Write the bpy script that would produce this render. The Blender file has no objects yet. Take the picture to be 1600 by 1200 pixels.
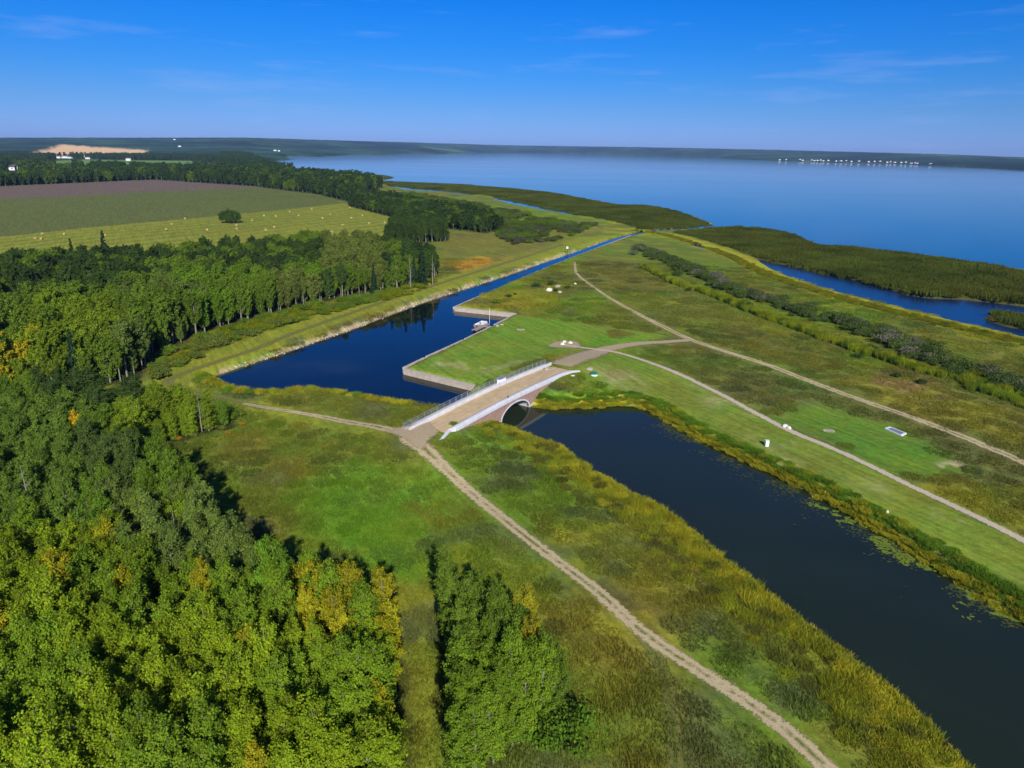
import bpy, math, random
import numpy as np
from mathutils import Vector, Matrix

# ------------------------------------------------------------------ camera, sky, sun, exposure
S = bpy.context.scene
COL = S.collection
CAM_H = 50.0
FPX = 1100.0                                   # focal length in photo pixels (photo 1600 wide)
PITCH, ROLL = math.radians(18.45), math.radians(0.97)
_f = np.array([0, math.cos(PITCH), -math.sin(PITCH)])
_r0 = np.array([1.0, 0, 0]); _u0 = np.cross(_r0, _f)
_c, _s = math.cos(ROLL), math.sin(ROLL)
_r = _c * _r0 + _s * _u0; _u = -_s * _r0 + _c * _u0
cam_d = bpy.data.cameras.new('camera'); cam = bpy.data.objects.new('camera', cam_d); COL.objects.link(cam)
cam_d.sensor_width = 36.0; cam_d.lens = 36.0 * FPX / 1600.0
cam_d.clip_start = 1.0; cam_d.clip_end = 60000.0
cam.matrix_world = Matrix(((_r[0], _u[0], -_f[0], 0), (_r[1], _u[1], -_f[1], 0), (_r[2], _u[2], -_f[2], CAM_H), (0, 0, 0, 1)))
S.camera = cam

SUN_EL, SUN_AZ = 30.5, 169.4                   # degrees, azimuth clockwise from +Y (the view direction)
SUN_STRENGTH, SKY_STRENGTH, EXPOSURE = 4.9, 0.12, 0.30
HAZE_DENSITY = 4.0e-5
world = bpy.data.worlds.new('World'); S.world = world; world.use_nodes = True
nt = world.node_tree; nt.nodes.clear()
def N(tree, t, **kw):
    n = tree.nodes.new(t)
    for k, v in kw.items(): setattr(n, k, v)
    return n
sky = N(nt, 'ShaderNodeTexSky', sky_type='NISHITA'); sky.sun_disc = False
sky.sun_elevation = math.radians(SUN_EL); sky.sun_rotation = math.radians(SUN_AZ)
sky.altitude = 600; sky.air_density = 1.0; sky.dust_density = 0.4; sky.ozone_density = 3.0
# deep dry-air blue: the sky's colour by elevation, pale lavender at the horizon
tg = N(nt, 'ShaderNodeTexCoord'); sx = N(nt, 'ShaderNodeSeparateXYZ'); rp = N(nt, 'ShaderNodeValToRGB'); hs = N(nt, 'ShaderNodeMix', data_type='RGBA', blend_type='MULTIPLY'); hs.inputs['Factor'].default_value = 1.0
SKY_GRADE = [(0.0, (.215, .33, .86)), (.052, (.14, .305, .68)), (.087, (.08, .30, .69)), (.122, (.042, .295, .72)), (.174, (.016, .29, .76)), (.342, (.03, .29, .78)), (.55, (.07, .33, .82)), (1.0, (.18, .42, .82))]
while len(rp.color_ramp.elements) < len(SKY_GRADE): rp.color_ramp.elements.new(0.5)
for e_, (p_, c_) in zip(rp.color_ramp.elements, SKY_GRADE): e_.position = p_; e_.color = (*c_, 1)
bg = N(nt, 'ShaderNodeBackground'); bg.inputs[1].default_value = SKY_STRENGTH
wo = N(nt, 'ShaderNodeOutputWorld')
# thin cirrus wisps, stretched along the horizon
tc = N(nt, 'ShaderNodeTexCoord'); mp = N(nt, 'ShaderNodeMapping'); mp.inputs['Scale'].default_value = (1.6, 1.6, 14.0)
mp.inputs['Rotation'].default_value = (0.05, -0.06, 0.4)
cn = N(nt, 'ShaderNodeTexNoise'); cn.inputs['Scale'].default_value = 3.1; cn.inputs['Detail'].default_value = 7; cn.inputs['Roughness'].default_value = 0.62
cr = N(nt, 'ShaderNodeMapRange'); cr.inputs['From Min'].default_value = 0.55; cr.inputs['From Max'].default_value = 0.82; cr.inputs['To Max'].default_value = 0.34
mixc = N(nt, 'ShaderNodeMix', data_type='RGBA')
mixc.inputs[7].default_value = (2.6, 3.4, 6.0, 1)
L = nt.links.new
L(tg.outputs['Generated'], sx.inputs[0]); L(sx.outputs['Z'], rp.inputs[0]); L(sky.outputs[0], hs.inputs[6]); L(rp.outputs[0], hs.inputs[7]); L(tc.outputs['Generated'], mp.inputs[0]); L(mp.outputs[0], cn.inputs['Vector'])
L(cn.outputs['Fac'], cr.inputs['Value']); L(cr.outputs[0], mixc.inputs['Factor']); L(hs.outputs[2], mixc.inputs[6])
L(mixc.outputs[2], bg.inputs[0]); L(bg.outputs[0], wo.inputs[0])

sl = bpy.data.lights.new('sun', 'SUN'); so = bpy.data.objects.new('sun', sl); COL.objects.link(so)
sl.energy = SUN_STRENGTH; sl.angle = math.radians(0.53); sl.color = (1.0, 0.965, 0.90)
_a, _e = math.radians(SUN_AZ), math.radians(SUN_EL)
sdir = Vector((math.sin(_a) * math.cos(_e), math.cos(_a) * math.cos(_e), math.sin(_e)))
so.rotation_euler = sdir.to_track_quat('Z', 'Y').to_euler(); so.location = (60, -100, 120)
S.view_settings.view_transform = 'Standard'; S.view_settings.look = 'None'
S.view_settings.exposure = EXPOSURE; S.view_settings.gamma = 1.0; S.view_settings.use_curve_mapping = False
S.render.engine = 'CYCLES'
S.cycles.use_denoising = True
S.cycles.max_bounces = 6; S.cycles.diffuse_bounces = 3; S.cycles.glossy_bounces = 3
S.cycles.transmission_bounces = 3; S.cycles.transparent_max_bounces = 8; S.cycles.volume_bounces = 0

# ------------------------------------------------------------------ helpers
rng = np.random.default_rng(7)
random.seed(7)
def W(x, y, z=1.0):                            # photo pixel -> the point of the plane at height z it looks at (surveying the photo)
    d = _f + _r * ((x - 800) / FPX) + _u * ((600 - y) / FPX)
    t = (z - CAM_H) / d[2]
    return np.array([d[0] * t, d[1] * t, z])
def WL(pts, z=1.0): return np.array([W(x, y, z)[:2] for x, y in pts])
def PX(x, y, z):                               # world -> photo pixel (arrays)
    dx, dy, dz = np.asarray(x, float), np.asarray(y, float), np.asarray(z, float) - CAM_H
    w = dx * _f[0] + dy * _f[1] + dz * _f[2]
    w = np.where(w > 1, w, 1)
    return 800 + FPX * (dx * _r[0] + dy * _r[1] + dz * _r[2]) / w, 600 - FPX * (dx * _u[0] + dy * _u[1] + dz * _u[2]) / w
def s2l(r, g, b, gain=1.0):
    c = np.array([r, g, b]) / 255.0
    return np.where(c <= 0.04045, c / 12.92, ((c + 0.055) / 1.055) ** 2.4) * gain
def _hash(ix, iy, seed):
    h = (ix.astype(np.int64) * 374761393 + iy.astype(np.int64) * 668265263 + seed * 974711) & 0x7fffffff
    h = ((h ^ (h >> 13)) * 1274126177) & 0x7fffffff
    return ((h ^ (h >> 16)) & 0xffff) / 65535.0
def noise(x, y, scale, seed=0, octaves=3):     # value noise fbm in 0..1
    x, y = np.asarray(x, float), np.asarray(y, float)
    out = np.zeros(x.shape); amp, tot = 1.0, 0.0
    for o in range(octaves):
        px, py = x / scale, y / scale
        ix, iy = np.floor(px), np.floor(py); fx, fy = px - ix, py - iy
        fx = fx * fx * (3 - 2 * fx); fy = fy * fy * (3 - 2 * fy)
        a, b = _hash(ix, iy, seed + o), _hash(ix + 1, iy, seed + o)
        c, d = _hash(ix, iy + 1, seed + o), _hash(ix + 1, iy + 1, seed + o)
        out += amp * ((a * (1 - fx) + b * fx) * (1 - fy) + (c * (1 - fx) + d * fx) * fy)
        tot += amp; amp *= 0.55; scale /= 2.03
    return out / tot
def dist_line(x, y, pts):
    d = np.full(x.shape, 1e18)
    for (ax, ay), (bx, by) in zip(pts[:-1], pts[1:]):
        ex, ey = bx - ax, by - ay
        t = np.clip(((x - ax) * ex + (y - ay) * ey) / (ex * ex + ey * ey + 1e-9), 0, 1)
        d = np.minimum(d, (x - ax - t * ex) ** 2 + (y - ay - t * ey) ** 2)
    return np.sqrt(d)
def sd_poly(x, y, poly, far=None):             # signed distance, negative inside
    x = np.asarray(x, float); y = np.asarray(y, float)
    if far is not None:                        # only points near the polygon are measured
        lo, hi = poly.min(0) - far, poly.max(0) + far
        m = (x > lo[0]) & (x < hi[0]) & (y > lo[1]) & (y < hi[1])
        out = np.full(x.shape, float(far))
        if m.any(): out[m] = np.minimum(sd_poly(x[m], y[m], poly), far)
        return out
    d = dist_line(x, y, np.vstack([poly, poly[:1]]))
    ins = np.zeros(x.shape, bool)
    for (ax, ay), (bx, by) in zip(poly, np.roll(poly, -1, 0)):
        if ay == by: continue
        ins ^= ((ay > y) != (by > y)) & (x < (bx - ax) * (y - ay) / (by - ay) + ax)
    return np.where(ins, -d, d)
def smooth(a, b, v):
    t = np.clip((v - a) / (b - a), 0, 1); return t * t * (3 - 2 * t)

def mesh_np(name, V, F, mat=None, tint=None, edge=None, smooth_sh=False):
    V = np.asarray(V, np.float32); F = np.asarray(F, np.int32)
    me = bpy.data.meshes.new(name); k = F.shape[1]
    me.vertices.add(len(V)); me.vertices.foreach_set('co', V.ravel())
    me.loops.add(F.size); me.loops.foreach_set('vertex_index', F.ravel())
    me.polygons.add(len(F)); me.polygons.foreach_set('loop_start', np.arange(0, F.size, k, dtype=np.int32))
    me.update(calc_edges=True)
    if tint is not None:
        a = me.attributes.new('tint', 'FLOAT_COLOR', 'POINT')
        c = np.ones((len(V), 4), np.float32); c[:, :3] = tint; a.data.foreach_set('color', c.ravel())
    if edge is not None:
        a = me.attributes.new('edge', 'FLOAT', 'POINT'); a.data.foreach_set('value', np.asarray(edge, np.float32))
    if smooth_sh: me.polygons.foreach_set('use_smooth', np.ones(len(F), bool))
    if mat: me.materials.append(mat)
    return me
def obj(name, me, parent=None, loc=None, rz=0.0):
    o = bpy.data.objects.new(name, me); COL.objects.link(o)
    if parent: o.parent = parent
    if loc is not None: o.location = loc
    if rz: o.rotation_euler = (0, 0, rz)
    return o
def tag(o, label=None, cat=None, group=None, kind=None):
    if label: o['label'] = label
    if cat: o['category'] = cat
    if group: o['group'] = group
    if kind: o['kind'] = kind
    return o
def empty(name, loc, rz=0.0):
    o = obj(name, None, None, loc, rz); o.empty_display_size = 0.3; return o
def copy_tree(o, parent=None):
    c = o.copy(); COL.objects.link(c); c.parent = parent
    for ch in list(o.children): copy_tree(ch, c)
    return c

class MB:
    """collects boxes, prisms, tubes and sweeps into one mesh"""
    def __init__(s): s.v = []; s.f = []
    def add(s, vs, fs):
        b = len(s.v); s.v += [tuple(map(float, p)) for p in vs]; s.f += [tuple(i + b for i in f) for f in fs]; return s
    def box(s, c, size, ax=None, taper=1.0):
        ax = ax if ax is not None else np.eye(3)
        c = np.array(c, float); hx = np.array(size) / 2
        vs = [c + ax[0] * hx[0] * i * (taper if k > 0 else 1) + ax[1] * hx[1] * j * (taper if k > 0 else 1) + ax[2] * hx[2] * k for k in (-1, 1) for j in (-1, 1) for i in (-1, 1)]
        return s.add(vs, [(0, 2, 3, 1), (4, 5, 7, 6), (0, 1, 5, 4), (2, 6, 7, 3), (0, 4, 6, 2), (1, 3, 7, 5)])
    def bar(s, a, b, w, h):                    # box beam from a to b
        a, b = np.array(a, float), np.array(b, float); d = b - a; l = np.linalg.norm(d); x = d / l
        up = np.array([0, 0, 1.0]) if abs(x[2]) < .95 else np.array([1.0, 0, 0])
        y = np.cross(up, x); y /= np.linalg.norm(y); z = np.cross(x, y)
        return s.box((a + b) / 2, (l, w, h), np.array([x, y, z]))
    def tube(s, pts, rad, n=6, cap=True):
        pts = [np.array(p, float) for p in pts]; rad = rad if hasattr(rad, '__len__') else [rad] * len(pts)
        vs = []; fs = []
        for i, p in enumerate(pts):
            d = pts[min(i + 1, len(pts) - 1)] - pts[max(i - 1, 0)]; d /= np.linalg.norm(d) + 1e-9
            a = np.cross(d, [0, 0, 1.0] if abs(d[2]) < .9 else [1.0, 0, 0]); a /= np.linalg.norm(a); b = np.cross(d, a)
            vs += [p + rad[i] * (math.cos(t) * a + math.sin(t) * b) for t in np.arange(n) * 2 * math.pi / n]
        for i in range(len(pts) - 1):
            for k in range(n): fs.append((i * n + k, i * n + (k + 1) % n, (i + 1) * n + (k + 1) % n, (i + 1) * n + k))
        if cap: fs += [tuple(range(n))[::-1], tuple((len(pts) - 1) * n + k for k in range(n))]
        return s.add(vs, fs)
    def sweep(s, rings, cap=True):             # rings of equal length, closed profile
        n = len(rings[0]); vs = [p for r in rings for p in r]; fs = []
        for i in range(len(rings) - 1):
            for k in range(n): fs.append((i * n + k, i * n + (k + 1) % n, (i + 1) * n + (k + 1) % n, (i + 1) * n + k))
        if cap: fs += [tuple(range(n))[::-1], tuple((len(rings) - 1) * n + k for k in range(n))]
        return s.add(vs, fs)
    def mesh(s, name, mat, bevel=0.0, smooth_sh=False):
        me = bpy.data.meshes.new(name); me.from_pydata(s.v, [], s.f); me.validate()
        import bmesh
        bm = bmesh.new(); bm.from_mesh(me); bmesh.ops.recalc_face_normals(bm, faces=bm.faces)
        if bevel: bmesh.ops.bevel(bm, geom=list(bm.edges), offset=bevel, segments=1, affect='EDGES', clamp_overlap=True)
        bm.to_mesh(me); bm.free()
        if mat: me.materials.append(mat)
        if smooth_sh: me.polygons.foreach_set('use_smooth', np.ones(len(me.polygons), bool))
        return me
    def build(s, name, mat, parent=None, bevel=0.0, smooth_sh=False): return obj(name, s.mesh(name, mat, bevel, smooth_sh), parent)

# ------------------------------------------------------------------ materials
def new_mat(name):
    m = bpy.data.materials.new(name); m.use_nodes = True; t = m.node_tree; t.nodes.clear()
    return m, t, N(t, 'ShaderNodeOutputMaterial')
def math_n(t, op, a, b=None, clamp=False):
    n = N(t, 'ShaderNodeMath', operation=op); n.use_clamp = clamp
    for i, v in enumerate((a, b)):
        if v is None: continue
        if hasattr(v, 'links'): t.links.new(v, n.inputs[i])
        else: n.inputs[i].default_value = v
    return n.outputs[0]
def noise_n(t, scale, detail=4, rough=0.6, vec=None, coord='Object'):
    n = N(t, 'ShaderNodeTexNoise'); n.inputs['Scale'].default_value = scale; n.inputs['Detail'].default_value = detail; n.inputs['Roughness'].default_value = rough
    if vec is None:
        g = N(t, 'ShaderNodeNewGeometry'); vec = g.outputs['Position'] if coord == 'World' else None
        if vec is None:
            c = N(t, 'ShaderNodeTexCoord'); vec = c.outputs['Object']
    t.links.new(vec, n.inputs['Vector'])
    return n.outputs['Fac']
def map_n(t, v, a, b, lo, hi):
    n = N(t, 'ShaderNodeMapRange'); t.links.new(v, n.inputs['Value'])
    for k, x in zip(('From Min', 'From Max', 'To Min', 'To Max'), (a, b, lo, hi)): n.inputs[k].default_value = x
    return n.outputs[0]
def mix_n(t, fac, a, b, blend='MIX'):
    n = N(t, 'ShaderNodeMix', data_type='RGBA', blend_type=blend)
    for k, v in (('Factor', fac), ('A', a), ('B', b)):
        s_ = [q for q in n.inputs if q.name == k and (k == 'Factor' and q.type == 'VALUE' or k != 'Factor' and q.type == 'RGBA')][0]
        if hasattr(v, 'links'): t.links.new(v, s_)
        elif k == 'Factor': s_.default_value = v
        else: s_.default_value = (*v[:3], 1)
    return [q for q in n.outputs if q.type == 'RGBA'][0]
def surf_mat(name, c1, c2, scale=2.0, rough=0.85, bump=0.3, bscale=None, metallic=0.0, coord='Object', bdist=0.02, spec=0.3):
    m, t, o = new_mat(name); p = N(t, 'ShaderNodeBsdfPrincipled')
    f1 = noise_n(t, scale, 6, 0.65, coord=coord); f2 = noise_n(t, scale * 7.3, 4, 0.7, coord=coord)
    f = map_n(t, math_n(t, 'ADD', math_n(t, 'MULTIPLY', f1, 0.6), math_n(t, 'MULTIPLY', f2, 0.4)), 0.32, 0.68, 0, 1)
    t.links.new(mix_n(t, f, c1, c2), p.inputs['Base Color'])
    p.inputs['Roughness'].default_value = rough; p.inputs['Metallic'].default_value = metallic; p.inputs['Specular IOR Level'].default_value = spec
    if bump:
        b = N(t, 'ShaderNodeBump'); b.inputs['Strength'].default_value = bump; b.inputs['Distance'].default_value = bdist
        t.links.new(noise_n(t, bscale or scale * 6, 5, 0.65, coord=coord), b.inputs['Height']); t.links.new(b.outputs[0], p.inputs['Normal'])
    t.links.new(p.outputs[0], o.inputs[0]); return m
def leaf_mat(name, var=0.35, trans=0.25, hue=0.03, rough=0.6, gloss=0.0):
    """colour comes from 'tint' (instance attribute, or the object's own property), varied leaf clump by leaf clump"""
    m, t, o = new_mat(name)
    a = N(t, 'ShaderNodeAttribute', attribute_type='INSTANCER', attribute_name='tint')
    v = N(t, 'ShaderNodeAttribute', attribute_type='GEOMETRY', attribute_name='leaf')
    h = N(t, 'ShaderNodeHueSaturation'); t.links.new(a.outputs['Color'], h.inputs['Color'])
    t.links.new(map_n(t, v.outputs['Fac'], 0, 1, 1 - var, 1 + var), h.inputs['Value'])
    t.links.new(map_n(t, math_n(t, 'FRACT', math_n(t, 'MULTIPLY', v.outputs['Fac'], 7.31)), 0, 1, 0.5 - hue, 0.5 + hue), h.inputs['Hue'])
    d = N(t, 'ShaderNodeBsdfDiffuse'); tr = N(t, 'ShaderNodeBsdfTranslucent'); mx = N(t, 'ShaderNodeMixShader'); mx.inputs[0].default_value = trans
    t.links.new(h.outputs[0], d.inputs[0]); t.links.new(h.outputs[0], tr.inputs[0])
    t.links.new(d.outputs[0], mx.inputs[1]); t.links.new(tr.outputs[0], mx.inputs[2]); t.links.new(mx.outputs[0], o.inputs[0])
    return m
def ground_mat():
    m, t, o = new_mat('ground'); p = N(t, 'ShaderNodeBsdfPrincipled')
    a = N(t, 'ShaderNodeAttribute', attribute_name='tint')
    n1 = noise_n(t, 0.9, 6, 0.72, coord='World'); n2 = noise_n(t, 0.11, 5, 0.6, coord='World'); n3 = noise_n(t, 5.0, 3, 0.7, coord='World')
    h = N(t, 'ShaderNodeHueSaturation'); t.links.new(a.outputs['Color'], h.inputs['Color'])
    g_ = N(t, 'ShaderNodeNewGeometry'); mg = N(t, 'ShaderNodeMapping', vector_type='TEXTURE'); mg.inputs['Rotation'].default_value = (0, 0, -1.06); mg.inputs['Scale'].default_value = (16.0, 1.0, 4.0); t.links.new(g_.outputs['Position'], mg.inputs[0])
    n4 = noise_n(t, 1.0, 5, 0.65, vec=mg.outputs[0])                   # mowing and growth run along the channel
    val = math_n(t, 'MULTIPLY', math_n(t, 'MULTIPLY', map_n(t, n1, 0.27, 0.73, 0.68, 1.32), map_n(t, n3, 0.25, 0.75, 0.72, 1.28)), map_n(t, n4, 0.3, 0.7, 0.74, 1.26))
    t.links.new(val, h.inputs['Value']); t.links.new(map_n(t, n2, 0.3, 0.7, 0.472, 0.524), h.inputs['Hue'])
    t.links.new(h.outputs[0], p.inputs['Base Color']); p.inputs['Roughness'].default_value = 1.0; p.inputs['Specular IOR Level'].default_value = 0.05
    b = N(t, 'ShaderNodeBump'); b.inputs['Strength'].default_value = 0.5; b.inputs['Distance'].default_value = 0.12
    t.links.new(noise_n(t, 2.2, 5, 0.7, coord='World'), b.inputs['Height']); t.links.new(b.outputs[0], p.inputs['Normal'])
    t.links.new(p.outputs[0], o.inputs[0]); return m
def path_mat(name, c1, c2, grass, centre=0.0):
    """gravel with a ragged edge: 'edge' runs 0 at the verge to 1 at the middle; grass may grow up the middle between the ruts"""
    m, t, o = new_mat(name); p = N(t, 'ShaderNodeBsdfPrincipled'); p.inputs['Roughness'].default_value = 0.95; p.inputs['Specular IOR Level'].default_value = 0.1
    e = N(t, 'ShaderNodeAttribute', attribute_name='edge').outputs['Fac']
    n1 = noise_n(t, 1.3, 6, 0.7, coord='World'); n2 = noise_n(t, 6.0, 4, 0.7, coord='World'); n0 = noise_n(t, 0.16, 3, 0.6, coord='World')
    col = mix_n(t, map_n(t, n2, 0.3, 0.7, 0, 1), c1, c2)
    col = mix_n(t, map_n(t, n1, 0.5, 0.72, 0, 0.4), col, tuple(np.array(c1) * 0.55))
    if centre:
        g = math_n(t, 'MULTIPLY', map_n(t, e, 0.72, 0.98, 0, 1), map_n(t, math_n(t, 'ADD', n1, math_n(t, 'MULTIPLY', n0, 0.8)), 0.82 - centre * .3, 1.0 - centre * .3, 0, 1), True)
        col = mix_n(t, g, col, grass)
    t.links.new(col, p.inputs['Base Color'])
    b = N(t, 'ShaderNodeBump'); b.inputs['Strength'].default_value = 0.5; b.inputs['Distance'].default_value = 0.05
    t.links.new(n2, b.inputs['Height']); t.links.new(b.outputs[0], p.inputs['Normal'])
    w = math_n(t, 'ADD', e, math_n(t, 'MULTIPLY', math_n(t, 'SUBTRACT', math_n(t, 'ADD', math_n(t, 'MULTIPLY', n1, 0.6), math_n(t, 'MULTIPLY', n2, 0.4)), 0.5), 2.6))
    f = map_n(t, w, 0.26, 0.44, 0, 1)
    tr = N(t, 'ShaderNodeBsdfTransparent'); mx = N(t, 'ShaderNodeMixShader')
    t.links.new(f, mx.inputs[0]); t.links.new(tr.outputs[0], mx.inputs[1]); t.links.new(p.outputs[0], mx.inputs[2]); t.links.new(mx.outputs[0], o.inputs[0])
    return m
def water_mat(name, body, rough, bump, bscale, streak=0.0):
    m, t, o = new_mat(name); p = N(t, 'ShaderNodeBsdfPrincipled')
    n = noise_n(t, 0.02, 4, 0.6, coord='World')
    t.links.new(mix_n(t, map_n(t, n, 0.3, 0.7, 0, 1), tuple(np.array(body) * 0.8), tuple(np.array(body) * 1.2)), p.inputs['Base Color'])
    p.inputs['IOR'].default_value = 1.333; p.inputs['Specular IOR Level'].default_value = 0.5
    if streak:
        g = N(t, 'ShaderNodeNewGeometry'); mp = N(t, 'ShaderNodeMapping'); mp.inputs['Scale'].default_value = (0.0012, 0.006, 1); t.links.new(g.outputs['Position'], mp.inputs[0])
        t.links.new(map_n(t, noise_n(t, 1.0, 5, 0.6, vec=mp.outputs[0]), 0.35, 0.7, rough, rough + streak), p.inputs['Roughness'])
    else: p.inputs['Roughness'].default_value = rough
    b = N(t, 'ShaderNodeBump'); b.inputs['Strength'].default_value = bump; b.inputs['Distance'].default_value = 0.03
    t.links.new(noise_n(t, bscale, 4, 0.6, coord='World'), b.inputs['Height']); t.links.new(b.outputs[0], p.inputs['Normal'])
    t.links.new(p.outputs[0], o.inputs[0]); return m

M = {}
M['ground'] = ground_mat()
M['leaf'] = leaf_mat('leaves', 0.34, 0.36, 0.022)
M['grass'] = leaf_mat('grass_blades', 0.45, 0.38, 0.018)
M['bark_pale'] = surf_mat('pale_bark', s2l(150, 145, 128), s2l(90, 86, 74), 6, 0.9, 0.3)
M['bark_dark'] = surf_mat('dark_bark', s2l(88, 78, 64), s2l(60, 52, 42), 6, 0.9, 0.3)
M['lake'] = water_mat('lake_water', (0.006, 0.065, 0.11), 0.06, 0.03, 0.8, 0.03)
M['pond'] = water_mat('marsh_water', (0.004, 0.022, 0.07), 0.22, 0.12, 1.0)
M['channel'] = water_mat('channel_water', (0.014, 0.022, 0.011), 0.05, 0.10, 1.1); M['channel'].node_tree.nodes['Principled BSDF'].inputs['Specular IOR Level'].default_value = 0.38
M['canal'] = water_mat('canal_water', (0.002, 0.005, 0.007), 0.03, 0.06, 1.6)
M['concrete'] = surf_mat('pale_concrete', s2l(198, 194, 188), s2l(168, 163, 156), 0.9, 0.85, 0.25, 14)
M['white_concrete'] = surf_mat('white_concrete', s2l(212, 211, 212), s2l(176, 174, 174), 0.7, 0.8, 0.15, 12)
M['wall_concrete'] = surf_mat('weathered_concrete', s2l(190, 178, 160), s2l(150, 138, 122), 0.8, 0.9, 0.3, 12)
M['stone'] = surf_mat('pink_stone', s2l(170, 140, 126), s2l(128, 102, 92), 1.4, 0.9, 0.6, 3.0, bdist=0.06)
M['stone_dark'] = surf_mat('joint_mortar', s2l(120, 100, 92), s2l(98, 82, 76), 2, 0.95, 0.2)
M['deck_gravel'] = surf_mat('sandy_gravel', s2l(212, 186, 142), s2l(176, 148, 106), 0.55, 0.95, 0.5, 5, bdist=0.04)
_m = M['deck_gravel']; _t = _m.node_tree; _p = [n for n in _t.nodes if n.type == 'BSDF_PRINCIPLED'][0]; _l = _p.inputs['Base Color'].links[0].from_socket
_g = N(_t, 'ShaderNodeNewGeometry'); _q = N(_t, 'ShaderNodeMapping', vector_type='TEXTURE'); _q.inputs['Rotation'].default_value = (0, 0, math.atan2(.84, .543)); _q.inputs['Scale'].default_value = (9, .8, 4)
_t.links.new(_g.outputs['Position'], _q.inputs[0]); _s4 = noise_n(_t, 1.0, 5, .65, vec=_q.outputs[0])
_t.links.new(mix_n(_t, map_n(_t, _s4,   .42, .7, 0, .38), _l, tuple(s2l(146, 122, 88))), _p.inputs['Base Color'])
M['steel'] = surf_mat('galvanised_steel', s2l(168, 176, 182), s2l(138, 146, 152), 3, 0.45, 0.05, metallic=0.6)
M['white'] = surf_mat('white_paint', s2l(232, 232, 230), s2l(212, 212, 208), 3, 0.5, 0.05)
M['grey'] = surf_mat('grey_sheet', s2l(130, 134, 146), s2l(104, 108, 120), 3, 0.6, 0.05)
M['dark'] = surf_mat('dark_paint', s2l(52, 58, 62), s2l(36, 40, 44), 3, 0.6, 0.05)
M['teal'] = surf_mat('teal_paint', s2l(28, 120, 104), s2l(20, 98, 86), 3, 0.5, 0.05)
M['wood'] = surf_mat('grey_planks', s2l(168, 148, 132), s2l(128, 112, 98), 2.5, 0.85, 0.2)
M['rock_white'] = surf_mat('white_rock', s2l(230, 222, 205), s2l(196, 186, 166), 1.5, 0.9, 0.5, 5)
M['rock'] = surf_mat('pale_rubble', s2l(188, 176, 152), s2l(138, 128, 110), 1.2, 0.95, 0.5, 5)
M['straw'] = surf_mat('straw', s2l(184, 162, 106), s2l(140, 120, 72), 3, 0.95, 0.5, 9)
M['roof'] = surf_mat('roof_shingle', s2l(96, 84, 80), s2l(72, 64, 62), 2, 0.9, 0.1)
M['brick'] = surf_mat('fired_clay', s2l(160, 92, 66), s2l(122, 72, 54), 2, 0.9, 0.3)
GRASSMID = tuple(s2l(96, 104, 42))
M['road'] = path_mat('dirt_track', s2l(204, 184, 142), s2l(166, 146, 104), GRASSMID, 0.12)
M['gravel'] = path_mat('gravel_path', s2l(206, 190, 162), s2l(176, 158, 128), GRASSMID, 0.0)
M['track'] = path_mat('grass_track', s2l(130, 128, 66), s2l(104, 104, 48), GRASSMID, 0.5)
M['approach'] = path_mat('gravel_fan', s2l(190, 170, 134), s2l(148, 128, 96), GRASSMID, 0.0)

# ------------------------------------------------------------------ survey of the photo: outlines (photo pixels -> metres)
Z0 = 0.0
BASIN = WL([(1062, 357), (1000, 362), (950, 375), (900, 393), (850, 410), (800, 428), (750, 444), (700, 460), (650, 477), (600, 496), (550, 515), (500, 532), (450, 550), (400, 566), (350, 583), (332, 590),
            (345, 602), (380, 613), (420, 618), (480, 613), (520, 615), (570, 623), (620, 631), (662, 638), (700, 642), (742, 610), (632, 584), (665, 566), (726, 537), (770, 515), (806, 496), (710, 486),
            (755, 464), (800, 444), (850, 423), (900, 403), (950, 384), (985, 370), (1010, 363), (1060, 358.5), (1110, 354)], Z0)
CHANNEL = WL([(760, 640), (784, 661), (800, 674), (830, 687), (880, 704), (930, 742), (980, 772), (1040, 803), (1100, 852), (1150, 893), (1200, 932), (1250, 972), (1300, 1012), (1350, 1052), (1400, 1092), (1440, 1132), (1470, 1160), (1560, 1260),
              (1800, 1260), (1720, 1030), (1650, 1000), (1600, 972), (1550, 943), (1500, 912), (1450, 882), (1400, 848), (1350, 818), (1300, 788), (1250, 763), (1200, 738), (1150, 714), (1100, 691), (1060, 668), (1030, 650), (1000, 636), (970, 634), (920, 637), (870, 639), (838, 635), (825, 634), (800, 620)], Z0)
LAKE_NEAR_PX = [(425, 258), (445, 262), (470, 268), (500, 272), (560, 271), (600, 274), (615, 277), (600, 280), (575, 282), (640, 285), (720, 288), (800, 294), (860, 300), (920, 311), (970, 320), (1010, 320), (1050, 327), (1090, 340), (1115, 350),
                (1062, 357), (1062, 358.5), (1130, 354), (1180, 355), (1230, 362), (1280, 382), (1340, 386), (1420, 396), (1480, 402), (1540, 412), (1600, 421), (1700, 440), (2100, 540)]
LAKE_FAR_PX = [(2300, 300), (1900, 278), (1700, 271), (1600, 266), (1500, 261), (1435, 258), (1400, 256), (1300, 254), (1200, 251), (1100, 246), (1000, 243), (900, 240.5), (800, 239.5), (740, 239), (675, 240.5), (640, 240), (600, 242), (560, 241), (530, 243), (500, 244.5), (470, 243), (440, 246), (460, 249), (420, 251)]
LAKE = WL(LAKE_NEAR_PX + LAKE_FAR_PX, Z0)
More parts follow.
